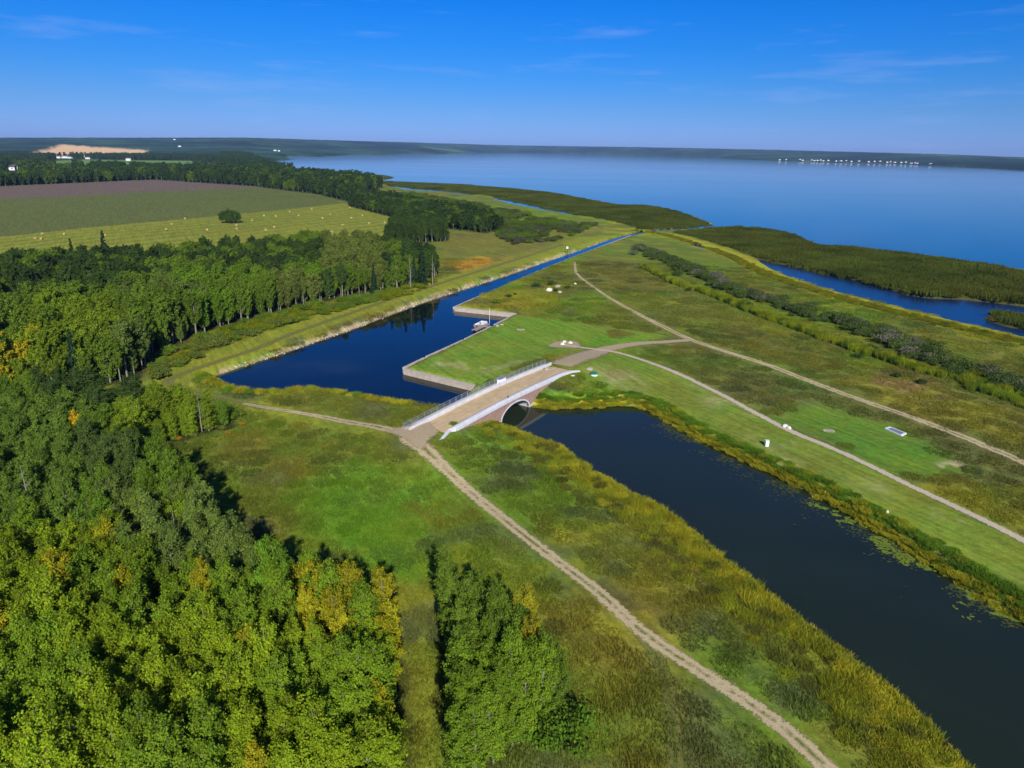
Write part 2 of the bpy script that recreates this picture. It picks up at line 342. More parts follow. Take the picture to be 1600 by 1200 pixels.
PONDS = [WL([(1185, 405), (1215, 412), (1250, 418), (1290, 428), (1325, 436), (1350, 443), (1385, 450), (1410, 460), (1450, 466), (1500, 468), (1560, 474), (1600, 479), (1760, 502), (1760, 572), (1600, 530), (1560, 520), (1500, 507), (1450, 495), (1400, 482), (1350, 470), (1290, 455), (1245, 440), (1210, 424), (1188, 410)], Z0),
         WL([(605, 290), (630, 289.5), (640, 293), (690, 296), (730, 301), (752, 304), (738, 306), (690, 300.5), (640, 298), (612, 293)], Z0),
         WL([(772, 307), (800, 311), (850, 321), (900, 332), (928, 340), (900, 338), (850, 329.5), (800, 320), (772, 312)], Z0),
         WL([(1080, 380), (1095, 384), (1112, 390), (1100, 390), (1083, 385)], Z0)]
ISLAND = WL([(1535, 497), (1560, 493), (1600, 494), (1700, 512), (1700, 540), (1600, 516), (1570, 510), (1545, 502)], Z0)
BELT_L = WL([(430, 262), (470, 268), (500, 272), (560, 271), (600, 274), (615, 277), (600, 280), (575, 282), (640, 285), (720, 288), (800, 294), (860, 300), (920, 311), (970, 320), (1010, 320), (1050, 327), (1090, 340), (1115, 351), (1060, 356), (1000, 359), (985, 352), (950, 345), (925, 340), (850, 325), (770, 308), (720, 300), (620, 291), (560, 284), (480, 275)], 0.6)
BELT_R = WL([(1125, 354.5), (1180, 355), (1230, 362), (1280, 382), (1340, 386), (1420, 396), (1480, 402), (1540, 412), (1600, 421), (1750, 450), (1750, 496), (1600, 476), (1560, 472), (1500, 466), (1450, 464), (1410, 458), (1385, 450), (1350, 443), (1325, 436), (1290, 428), (1250, 418), (1215, 412), (1185, 405), (1140, 388), (1090, 373), (1050, 362)], 0.6)
CROP = WL([(-500, 330), (-150, 300), (0, 290), (240, 279), (400, 290), (500, 303), (536, 318), (430, 330), (180, 353), (0, 372), (-500, 425)])
PURPLE = WL([(-500, 330), (-150, 300), (0, 290), (240, 279), (400, 289), (420, 292), (300, 298), (120, 307), (0, 311), (-500, 345)])
HAY = WL([(-500, 425), (0, 372), (180, 353), (430, 330), (536, 318), (548, 323), (600, 338), (640, 347), (620, 364), (600, 380), (470, 400), (300, 415), (0, 432), (-500, 470)])
LAWN = WL([(640, 578), (668, 566), (806, 495), (830, 497), (940, 512), (1045, 527), (985, 540), (910, 546), (860, 562), (760, 604), (742, 606)])
MOWN = WL([(905, 590), (960, 555), (1000, 563), (1060, 586), (1120, 614), (1180, 646), (1240, 676), (1300, 701), (1360, 728), (1420, 758), (1480, 786), (1540, 816), (1600, 846), (1760, 930), (1760, 1050), (1600, 960), (1500, 900), (1400, 838), (1300, 778), (1200, 728), (1100, 680), (1030, 640), (960, 620)])
GREENSPOT = WL([(1200, 655), (1250, 632), (1310, 640), (1380, 665), (1430, 690), (1490, 725), (1480, 750), (1400, 740), (1300, 695)])
GREENSPOT2 = WL([(480, 760), (560, 740), (640, 770), (670, 830), (640, 900), (560, 900), (480, 830)])
LEVEE = WL([(985, 366), (900, 388), (800, 420), (700, 452), (600, 485), (500, 520), (400, 553), (330, 582), (300, 600), (330, 615), (420, 640), (560, 665), (620, 690), (560, 690), (420, 650), (330, 628), (260, 610), (200, 606), (230, 590), (330, 550), (400, 528), (460, 505), (560, 478), (690, 436), (800, 400), (900, 372)])
FIELD2 = WL([(660, 440), (690, 395), (720, 365), (790, 362), (850, 375), (900, 372), (860, 392), (760, 420)])
GOLDSP = WL([(715, 412), (750, 402), (790, 406), (760, 418), (720, 424)])
F_NEAR = WL([(-700, 650), (0, 655), (120, 655), (205, 662), (270, 660), (345, 660), (376, 668), (290, 690), (228, 716), (215, 735), (290, 800), (345, 865), (420, 945), (520, 985), (598, 1015), (630, 1070), (630, 1200), (633, 1330), (-900, 1330)])
F_STAND = WL([(698, 1000), (714, 988), (740, 985), (800, 1020), (850, 1072), (880, 1110), (868, 1140), (800, 1178), (760, 1230), (706, 1300)])
F_MID = WL([(-700, 630), (-100, 620), (130, 606), (195, 600), (228, 585), (234, 560), (330, 520), (405, 500), (455, 485), (520, 470), (600, 458), (660, 446), (684, 434), (660, 418), (600, 405), (560, 402), (500, 402), (440, 408), (300, 424), (100, 436), (0, 444), (-700, 490)])
F_CLUMP = WL([(600, 386), (640, 383), (700, 378), (694, 366), (640, 364), (606, 370)])
F_BAND = WL([(545, 323), (600, 337), (640, 347), (660, 356), (720, 361), (760, 366), (790, 358), (760, 344), (700, 331), (640, 319), (590, 310), (550, 308)])
F_BACK = WL([(-600, 322), (-150, 301), (0, 291.5), (240, 281), (400, 292), (500, 305), (548, 318), (570, 300), (600, 293), (560, 284), (480, 277), (430, 270), (300, 268), (100, 262), (-600, 270)])
GREENFIELD = WL([(60, 252), (130, 249), (300, 251), (345, 256), (300, 263), (90, 265)], 2)
ROADFIELD = WL([(30, 239), (95, 232.5), (230, 236.5), (225, 239.5), (110, 243), (50, 245)], 8)
SHRUBS_L = WL([(770, 366), (786, 358), (756, 343), (690, 328), (640, 317), (590, 307), (640, 303), (700, 313), (760, 324), (820, 336), (870, 347), (930, 352), (900, 368), (860, 380), (800, 384)])
SCRUB = WL([(238, 590), (290, 555), (335, 524), (405, 503), (460, 488), (600, 460), (680, 441), (655, 460), (560, 481), (470, 505), (400, 524), (330, 552), (270, 582)])
ROAD1 = WL([(1345, 1250), (1240, 1152), (1170, 1098), (1080, 1040), (1000, 985), (940, 930), (880, 884), (820, 838), (760, 789), (700, 742), (665, 715), (640, 698), (650, 688)], 1.5)
TRACK1 = WL([(640, 694), (610, 683), (570, 668), (520, 655), (470, 645), (420, 637), (380, 630), (330, 618), (285, 606), (262, 596), (290, 582), (340, 565), (400, 545), (460, 520), (540, 492), (640, 458), (760, 420), (880, 382)], 1.5)
PATH2 = WL([(880, 539), (910, 545), (960, 551), (1000, 562), (1060, 585), (1120, 613), (1180, 645), (1240, 675), (1300, 700), (1360, 727), (1420, 757), (1480, 785), (1540, 815), (1600, 845), (1760, 930)], 1.5)
ROAD3 = WL([(876, 581), (905, 566), (940, 549), (975, 540), (1010, 535.5), (1050, 533), (1080, 531)], 1.5)
PATH3 = WL([(898, 410), (902, 428), (930, 450), (960, 470), (1000, 492), (1040, 512), (1078, 530), (1130, 548), (1200, 570), (1280, 600), (1350, 625), (1450, 660), (1550, 700), (1600, 722), (1760, 800)], 1.5)
WILLOW_LINE = WL([(1000, 392), (1040, 408), (1080, 426), (1130, 452), (1200, 474), (1270, 495), (1340, 516), (1400, 538), (1460, 566), (1520, 588), (1590, 606), (1700, 650)], 1)
LIME_LINE = WL([(1010, 420), (1060, 445), (1120, 465), (1180, 490), (1240, 512), (1300, 535), (1370, 558), (1430, 578), (1475, 590)], 1)
GOLD_LINE = WL([(1000, 360), (1040, 366), (1090, 380), (1150, 402), (1200, 428), (1250, 446), (1350, 476), (1450, 501), (1600, 536), (1760, 580)], 0.6)

# the bridge's own axes: s along it, o across it (0 is the face towards the near channel, negative is upstream)
B0 = np.array([-1.85, 126.7]); BD = np.array([0.543, 0.84]); BD /= np.linalg.norm(BD); BN = np.array([BD[1], -BD[0]])
SC = 5.0
def deck_z(s): return 3.0 + 0.65 * max(0.0, math.cos((s - SC) / 24 * math.pi / 2))
def BP(s, o, z): q = B0 + BD * s + BN * o; return np.array([q[0], q[1], z])
BRIDGE_GAP = np.array([BP(s, o, 0)[:2] for s, o in ((0.2, 6), (9.8, 6), (9.8, -14), (0.2, -14))])

def water_sd(x, y):
    d = np.minimum(sd_poly(x, y, BASIN, 60), sd_poly(x, y, CHANNEL, 60))
    d = np.minimum(d, sd_poly(x, y, BRIDGE_GAP, 60))
    for i, p in enumerate(PONDS):
        e = sd_poly(x, y, p, 60)
        if i == 0: e = np.maximum(e, -sd_poly(x, y, ISLAND))
        d = np.minimum(d, e)
    return d
def lake_sd(x, y): return sd_poly(x, y, LAKE)

def far_hill_height(x, y):
    r = np.hypot(x, y); az = np.degrees(np.arctan2(x, y))
    # skyline (photo) : metres of hill at the distance where the land ends
    top = np.interp(az, [-60, -36, -25, -20, -10, 0, 10, 20, 30, 36, 60], [60, 60, 90, 105, 105, 105, 100, 82, 60, 38, 30])
    start = np.interp(az, [-60, -36, -20, -8, 0, 8, 20, 28, 36, 60], [3500, 3500, 3500, 6000, 9300, 7600, 5300, 4200, 3000, 2400])
    return top * smooth(start, start + 4200, r)

def height(x, y, dl=None, dw=None):
    """land height in metres; the water surface is at 0"""
    dl = lake_sd(x, y) if dl is None else dl
    dw = water_sd(x, y) if dw is None else dw
    rr = np.hypot(x, y)
    cap = 1.45 + 0.55 * (noise(x, y, 38, 5) - 0.5) + 0.16 * (noise(x, y, 5, 9, 2) - 0.5)
    low = 0.22 + 0.010 * np.clip(dl, 0, 130)                       # low marshy ground by the lake
    cap = np.minimum(cap, low + np.where(x < -60, 0.3, 0.0))
    for s, o, a, rad in ((-21, -3, 1.75, 9), (33, -3, 1.55, 10), (-9, 5.5, .55, 4.0), (20, 2.5, 0.9, 4.5), (-14, -9, 0.6, 5), (22, -10, 0.7, 6)):
        c = B0 + BD * s + BN * o
        cap = cap + a * np.exp(-((x - c[0]) ** 2 + (y - c[1]) ** 2) / (2 * rad * rad))
    walled = smooth(6, 2, dist_line(x, y, WALL_LINE))              # steep behind the sea wall
    rise = np.where(dw > 0, 1.0, 1.0) * (dw * (0.62 * (1 - walled) + 4.0 * walled))
    h = np.where(dw < 60, np.minimum(rise, cap), cap)
    h = np.where(dw < 0, np.maximum(dw * (0.6 + 2 * walled), -2.0), h)
    h = np.where(dl < 60, np.minimum(h, np.maximum(dl * 0.25, -2.5)), h)
    h = np.where(dl < 0, np.maximum(dl * 0.25, -2.5), h)
    hill = far_hill_height(x, y) * smooth(0, 250, dl)
    canopy = 9.0 * smooth(2300, 2900, rr) * np.where(x < -.4 * y, smooth(3300, 4200, rr), 1.0) * smooth(5, 40, dl) * (0.35 + 0.9 * noise(x, y, 60, 31, 3)) * (sd_poly(x, y, ROADFIELD, 200) > 0)
    return h + hill + np.where(dl > 0, canopy, 0)
WALL_LINE = WL([(742, 607), (632, 581), (665, 563), (726, 534), (770, 512), (806, 493), (710, 483), (755, 462), (800, 442.5), (850, 421.5), (900, 401.5), (950, 382.5), (985, 369)], 0.6)

C = {k: s2l(*v) for k, v in dict(meadow=(98, 104, 36), green=(92, 116, 32), brown=(112, 102, 38), grey=(78, 82, 54), gold=(146, 143, 34), lawn=(98, 122, 38), mown=(106, 122, 40), dry=(150, 140, 92), bright=(84, 124, 28),
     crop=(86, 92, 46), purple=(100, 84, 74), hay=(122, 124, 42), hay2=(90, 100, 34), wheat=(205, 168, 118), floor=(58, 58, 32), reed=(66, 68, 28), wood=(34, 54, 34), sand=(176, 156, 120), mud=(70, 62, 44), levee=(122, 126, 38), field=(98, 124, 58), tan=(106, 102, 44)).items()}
GAIN = 1.28
def ground_colour(x, y, dl=None, dw=None, rough_only=False):
    dl = lake_sd(x, y) if dl is None else dl
    dw = water_sd(x, y) if dw is None else dw
    rr = np.hypot(x, y)
    n1, n2, n3 = noise(x, y, 22, 11, 4), noise(x, y, 9, 12, 4), noise(x, y, 45, 13, 4)
    n4 = noise(x, y, 3.0, 14, 3)
    c = np.tile(C['meadow'], (len(x), 1))
    def paint(col, w):
        nonlocal c
        w = np.clip(w, 0, 1)[:, None]; c = c * (1 - w) + np.asarray(col) * w
    def edge(sd, soft=1.5, jitter=2.5): return smooth(soft, -soft, sd + (n2 - 0.5) * 2 * jitter + (n4 - 0.5) * jitter)
    paint(C['green'], smooth(0.45, 0.62, n1) * 0.85)
    paint(C['brown'], smooth(0.52, 0.68, n3) * 0.6)
    paint(C['grey'], smooth(0.54, 0.7, n2) * 0.6)
    paint(C['gold'], smooth(0.60, 0.78, noise(x, y, 14, 15, 3)) * 0.4)
    rightside = smooth(0, 25, x - (y - 130) * 0.02 - 20) * (y > 100)
    paint(C['grey'], rightside * smooth(0.4, 0.65, n3) * 0.5); paint(C['gold'] * .85, rightside * smooth(0.58, 0.74, n2) * 0.3); paint(C['green'] * .85, rightside * smooth(.48, .66, noise(x, y, 30, 19, 3)) * .5)
    # the meadow behind the second track: ochre
    ochre = WL([(900, 410), (1000, 400), (1200, 490), (1480, 600), (1760, 690), (1760, 790), (1600, 715), (1400, 640), (1250, 585), (1080, 525), (960, 465)])
    paint(C['tan'], edge(sd_poly(x, y, ochre, 40), 4, 5) * (0.15 + 0.4 * smooth(.45, .65, n3)))
    paint(C['gold'], edge(sd_poly(x, y, WL([(1330, 600), (1420, 590), (1500, 625), (1600, 660), (1600, 700), (1450, 650), (1360, 625)]), 30), 3, 6) * 0.4); paint(s2l(128, 104, 66), edge(sd_poly(x, y, WL([(1345, 588), (1400, 582), (1470, 600), (1500, 622), (1460, 640), (1390, 618)]), 30), 2, 4) * smooth(.4, .6, n4) * .8)
    paint(C['gold'], edge(sd_poly(x, y, WL([(715, 482), (760, 462), (830, 455), (900, 440), (870, 475), (800, 490), (760, 488)]), 30), 3, 6) * 0.4)
    # by the lake
    marsh = smooth(140, 40, dl) * (rr < 1500)
    paint(C['green'], marsh * 0.5 * smooth(0.4, 0.6, n1)); paint(C['gold'], marsh * smooth(0.42, 0.66, n2) * 0.6)
    gl = dist_line(x, y, GOLD_LINE); paint(C['gold'], smooth(9, 3, gl + (n2 - .5) * 6) * 0.9)
    # banks of the near channel and basin: tall yellow grass
    db = np.minimum(sd_poly(x, y, CHANNEL, 60), 60)
    left = (dist_line(x, y, WL([(800, 674), (930, 742), (1100, 852), (1300, 1012), (1470, 1160)], 0)) < db + 3)
    paint(C['gold'], np.where(left, smooth(7, 1.5, db + (n2 - .5) * 6) * 0.8, 0) * (rr < 260))
    paint(C['gold'], np.where(left, 0, smooth(3.0, 1.6, db + (n2 - .5) * 1.4) * 0.8) * (rr < 260))
    paint(C['bright'], np.where(left, 0, smooth(5, 3.6, db) * smooth(1.6, 2.8, db)) * (rr < 260) * 0.7)
    # mown places
    paint(C['levee'], edge(sd_poly(x, y, LEVEE, 40), 1.5, 2.5) * 0.8)
    lawn = edge(sd_poly(x, y, LAWN, 40), 0.4, 0.3); paint(C['lawn'], lawn); paint(C['bright'], lawn * smooth(0.45, 0.7, n1) * 0.55); paint(C['mown'], lawn * smooth(0.5, 0.7, n2) * 0.6)
    dry = edge(sd_poly(x, y, WL([(655, 572), (700, 578), (750, 590), (790, 585), (850, 566), (800, 572), (740, 575), (690, 562)]), 20), 2, 3); paint(C['dry'], lawn * dry * 0.6 * smooth(.35, .6, n4))
    paint(C['brown'] * 0.7, edge(sd_poly(x, y, WL([(945, 520), (965, 516), (992, 524), (970, 531), (952, 531)]), 10), 0.6, 0.8) * 0.9)
    mown = edge(sd_poly(x, y, MOWN, 40), 1.2, 1.2); paint(C['mown'], mown * 0.8); paint(C['lawn'], mown * smooth(0.42, 0.62, n1) * 0.7); paint(C['dry'], mown * smooth(0.5, 0.72, n2) * 0.4); paint(C['meadow'], mown * smooth(.5, .66, noise(x, y, 6, 27, 3)) * .45)
    paint(C['dry'], edge(sd_poly(x, y, WL([(925, 590), (985, 585), (1010, 605), (960, 612), (930, 605)]), 20), 2, 3) * 0.45 * smooth(.35, .65, n4))
    paint(C['bright'], edge(sd_poly(x, y, GREENSPOT, 40), 5, 5) * 0.6)
    paint(C['bright'], edge(sd_poly(x, y, GREENSPOT2, 40), 5, 5) * 0.75)
    paint(C['green'], edge(sd_poly(x, y, WL([(240, 690), (400, 650), (600, 690), (700, 760), (760, 850), (700, 870), (600, 820), (420, 760), (300, 790)]), 40), 6, 7) * 0.3); paint(s2l(118, 108, 38), edge(sd_poly(x, y, WL([(330, 690), (430, 655), (560, 690), (640, 740), (560, 760), (430, 745)]), 40), 6, 7) * smooth(.42, .6, n2) * .7)
    paint(C['brown'], edge(sd_poly(x, y, WL([(800, 900), (880, 910), (980, 1000), (1120, 1090), (1240, 1180), (1000, 1200), (880, 1060)]), 40), 5, 6) * 0.25)
    paint(C['levee'], edge(sd_poly(x, y, WL([(650, 950), (672, 960), (684, 1100), (690, 1250), (640, 1250), (645, 1060)]), 20), 1, 1.5) * 0.7)
    paint(C['sand'], edge(sd_poly(x, y, WL([(1468, 728), (1500, 722), (1510, 735), (1480, 742)]), 10), 0.8, 1.2) * 0.6 * smooth(.4, .6, n4))
    # fields on the left
    paint(C['tan'], edge(sd_poly(x, y, FIELD2, 60), 4, 5) * 0.6 * (0.5 + n1)); paint(s2l(176, 130, 44), edge(sd_poly(x, y, GOLDSP, 60), 4, 6) * 0.7)
    crop = edge(sd_poly(x, y, CROP, 80), 1.5, 1); paint(C['crop'], crop); paint(C['hay2'], crop * smooth(.45, .75, n3) * 0.25)
    pw = edge(sd_poly(x, y, PURPLE, 80) + (noise(x, y, 90, 17, 3) - .5) * 50, 30, 8) * crop; paint(C['purple'], pw * 0.9)
    hay = edge(sd_poly(x, y, HAY, 60), 1.2, 0.8)
    hx = WL([(0, 372), (430, 330)]); hd = hx[1] - hx[0]; hd /= np.linalg.norm(hd); hn = np.array([-hd[1], hd[0]])
    across = (x * hn[0] + y * hn[1]) + 5 * np.sin((x * hd[0] + y * hd[1]) / 60.0) + 16 * (noise(x, y, 55, 33, 2) - .5)
    stripe = 0.5 + 0.5 * np.sin(across * 2 * np.pi / 13.0)
    paint(C['hay'], hay); paint(C['hay2'], hay * smooth(0.45, 0.9, stripe) * (.2 + .8 * noise(x, y, 40, 34, 2))); paint(C['meadow'], hay * smooth(.5, .8, n3) * .4)
    # woods and reeds
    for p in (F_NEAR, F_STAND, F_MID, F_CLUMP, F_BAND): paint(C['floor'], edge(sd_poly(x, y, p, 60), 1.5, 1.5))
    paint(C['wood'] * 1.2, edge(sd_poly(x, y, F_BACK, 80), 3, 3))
    for p in (BELT_L, BELT_R, ISLAND): paint(C['reed'], edge(sd_poly(x, y, p, 60), 1.5, 2.5))
    far = smooth(1350, 1800, rr) * (dl > 0); paint(C['wood'], far); paint(C['wood'] * 2.2, far * smooth(.46, .62, noise(x, y, 260, 41, 4)) * .8); paint(C['wood'] * .4, far * smooth(.48, .62, noise(x, y, 520, 43, 4)) * .8); paint(C['field'] * .8, far * smooth(.69, .71, noise(x, y, 700, 45, 3)) * .7)
    paint(C['field'], edge(sd_poly(x, y, GREENFIELD, 200), 12, 10) * .9); paint(C['wheat'], edge(sd_poly(x, y, ROADFIELD, 300), 15, 12))
    # stony shore on the far side of the canal, mud below the water
    dba = sd_poly(x, y, BASIN, 60)
    shore = dist_line(x, y, BASIN[3:15]); paint(C['sand'], smooth(1.5, .5, shore + (n4 - .5) * 2) * smooth(.2, .5, n2) * (rr < 500) * 0.9)
    paint(C['mud'], smooth(0.4, -0.2, np.minimum(dw, dl)) * 0.8)
    return c * GAIN

# ------------------------------------------------------------------ the ground: one sheet out to the horizon
def build_ground():
    rad = [20.0]
    while rad[-1] < 16000:
        r_ = rad[-1]; rad.append(r_ * (1.0058 if r_ < 420 else 1.011 if r_ < 1500 else 1.02))
    rad = np.array(rad); ang = np.radians(np.linspace(-62, 62, 760))
    A, R = np.meshgrid(ang, rad); x = (R * np.sin(A)).ravel(); y = (R * np.cos(A)).ravel()
    dl, dw = lake_sd(x, y), water_sd(x, y)
    z = height(x, y, dl, dw)
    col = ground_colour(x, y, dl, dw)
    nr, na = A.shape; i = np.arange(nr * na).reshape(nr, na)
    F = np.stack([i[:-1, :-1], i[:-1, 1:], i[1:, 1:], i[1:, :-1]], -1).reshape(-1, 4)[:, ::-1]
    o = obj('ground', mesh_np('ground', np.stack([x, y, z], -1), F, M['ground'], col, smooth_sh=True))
    tag(o, kind='structure')
build_ground()

def water_sheet(name, poly, mat, z=0.0):
    me = bpy.data.meshes.new(name); me.from_pydata([(p[0], p[1], z) for p in poly], [], [tuple(range(len(poly)))])
    me.materials.append(mat); me.validate()
    if me.polygons[0].normal.z < 0: me.flip_normals()
    return tag(obj(name, me), kind='structure')
L1 = [W(x, y, 0)[:2] for x, y in [(-100, 330), (300, 330), (700, 330), (960, 353), (1030, 362), (1100, 395), (1180, 430), (1400, 512), (1600, 562), (2000, 720)]]
L2 = [W(x, y, 0)[:2] for x, y in [(1030, 362), (1062, 358), (1120, 366), (1250, 396), (1400, 430), (1600, 455), (2000, 560)]]
SPLIT = [W(1000, 480, 0)[:2], BP(40, -3.8, 0)[:2], BP(-40, -3.8, 0)[:2]]   # the basin's water and the murkier channel's meet under the bridge
water_sheet('canal', L1[:6] + SPLIT + [np.array([-260., 92.])], M['canal'])
water_sheet('channel', L1[5:] + [np.array([240., 20.]), np.array([-60., 20.])] + SPLIT[::-1], M['channel'])
water_sheet('marsh_pond', L1[4:] + L2[::-1][:-1], M['pond'])
LAKE_EDGE = [np.array([-9000., 17000.]), np.array([14000., 17000.]), np.array([14000., 200.])]
water_sheet('lake', L1[:5] + L2[1:] + LAKE_EDGE[::-1], M['lake'])

# ------------------------------------------------------------------ tracks and paths, draped on the ground
def resample(pts, step):
    pts = np.asarray(pts); d = np.r_[0, np.cumsum(np.linalg.norm(np.diff(pts, axis=0), axis=1))]
    # Catmull-Rom through the surveyed points
    P0 = np.vstack([2 * pts[0] - pts[1], pts, 2 * pts[-1] - pts[-2]]); out = []
    for i in range(len(pts) - 1):
        n = max(2, int((d[i + 1] - d[i]) / step)); t = np.arange(n)[:, None] / n
        a, b, c_, e = P0[i], P0[i + 1], P0[i + 2], P0[i + 3]
        out.append(0.5 * (2 * b + (c_ - a) * t + (2 * a - 5 * b + 4 * c_ - e) * t ** 2 + (3 * b - a - 3 * c_ + e) * t ** 3))
    return np.vstack(out + [pts[-1:]])
def ribbon(name, pts, width, mat, lift, step=0.8):
    c = resample(pts, step); t = np.gradient(c, axis=0); t /= np.linalg.norm(t, axis=1)[:, None] + 1e-9
    nrm = np.stack([t[:, 1], -t[:, 0]], -1)
    w = np.interp(np.linspace(0, 1, len(c)), np.linspace(0, 1, len(np.atleast_1d(width))), np.atleast_1d(width)) if hasattr(width, '__len__') else np.full(len(c), width)
    w = w * (1 + 0.18 * (noise(c[:, 0], c[:, 1], 7, 21, 2) - .5)); k = np.array([-1, -.6, -.3, 0, .3, .6, 1]) * 0.62
    V = (c[:, None, :] + nrm[:, None, :] * (w[:, None, None] * k[None, :, None])).reshape(-1, 2)
    zz = height(V[:, 0], V[:, 1]).reshape(len(c), 7); zz = np.maximum(zz, zz[:, 3:4] - .15) + lift
    i = np.arange(len(c) * 7).reshape(-1, 7)
    F = np.stack([i[:-1, :-1], i[:-1, 1:], i[1:, 1:], i[1:, :-1]], -1).reshape(-1, 4)
    e = np.tile(np.array([0, .45, .75, 1, .75, .45, 0]), len(c))
    o = obj(name, mesh_np(name, np.c_[V, zz.ravel()], F, mat, edge=e, smooth_sh=True)); return tag(o, kind='structure')
ribbon('dirt_road', ROAD1, [2.1, 2.0, 2.0, 2.0, 2.3, 4.2], M['road'], 0.05)
ribbon('grass_track', TRACK1[5:], 2.4, M['track'], 0.04)
ribbon('dirt_road', TRACK1[:7], [2.6, 2.2, 1.9, 1.5, 1.2], M['road'], 0.047)
ribbon('grass_track', WL([(985, 972), (1022, 1020), (1042, 1070), (1052, 1130), (1056, 1220)], 1.5), 1.5, M['track'], 0.04)
ribbon('gravel_path', PATH2, 1.7, M['gravel'], 0.07)
ribbon('farm_track', PATH3, [1.2, 1.3, 1.6, 2.4, 2.4, 2.5, 2.5], M['road'], 0.045)
ribbon('farm_track', ROAD3, [7.0, 7.5, 5.8, 4.2, 3.2, 2.8], M['approach'], 0.055)
# a round gravel pad at the end of the path
def pad(name, px, mat, lift):
    p = resample(np.vstack([WL(px, 1.5), WL(px[:1], 1.5)]), 0.6); c = p.mean(0); rings = [0, .4, .75, 1.12]
    V = np.vstack([c + (p - c) * k for k in rings]); n = len(p); i = np.arange(len(rings) * n).reshape(-1, n)
    F = np.stack([i[:-1, :-1], i[:-1, 1:], i[1:, 1:], i[1:, :-1]], -1).reshape(-1, 4)
    e = np.repeat([1, 1, .7, 0], n)
    zz = height(V[:, 0], V[:, 1]) + lift
    me = mesh_np(name, np.c_[V, zz], F, mat, edge=e, smooth_sh=True)
    if me.polygons[-1].normal.z < 0: me.flip_normals()
    return tag(obj(name, me), kind='structure')
pad('gravel_pad', [(640, 676), (650, 666), (664, 668), (697, 670), (692, 682), (684, 692), (672, 702), (662, 716), (645, 712), (632, 700), (606, 686), (622, 680)], M['approach'], 0.075)
pad('gravel_pad', [(854, 541), (866, 535), (884, 533), (900, 534), (908, 540), (904, 546), (880, 545.5), (862, 544)], M['approach'], 0.065)

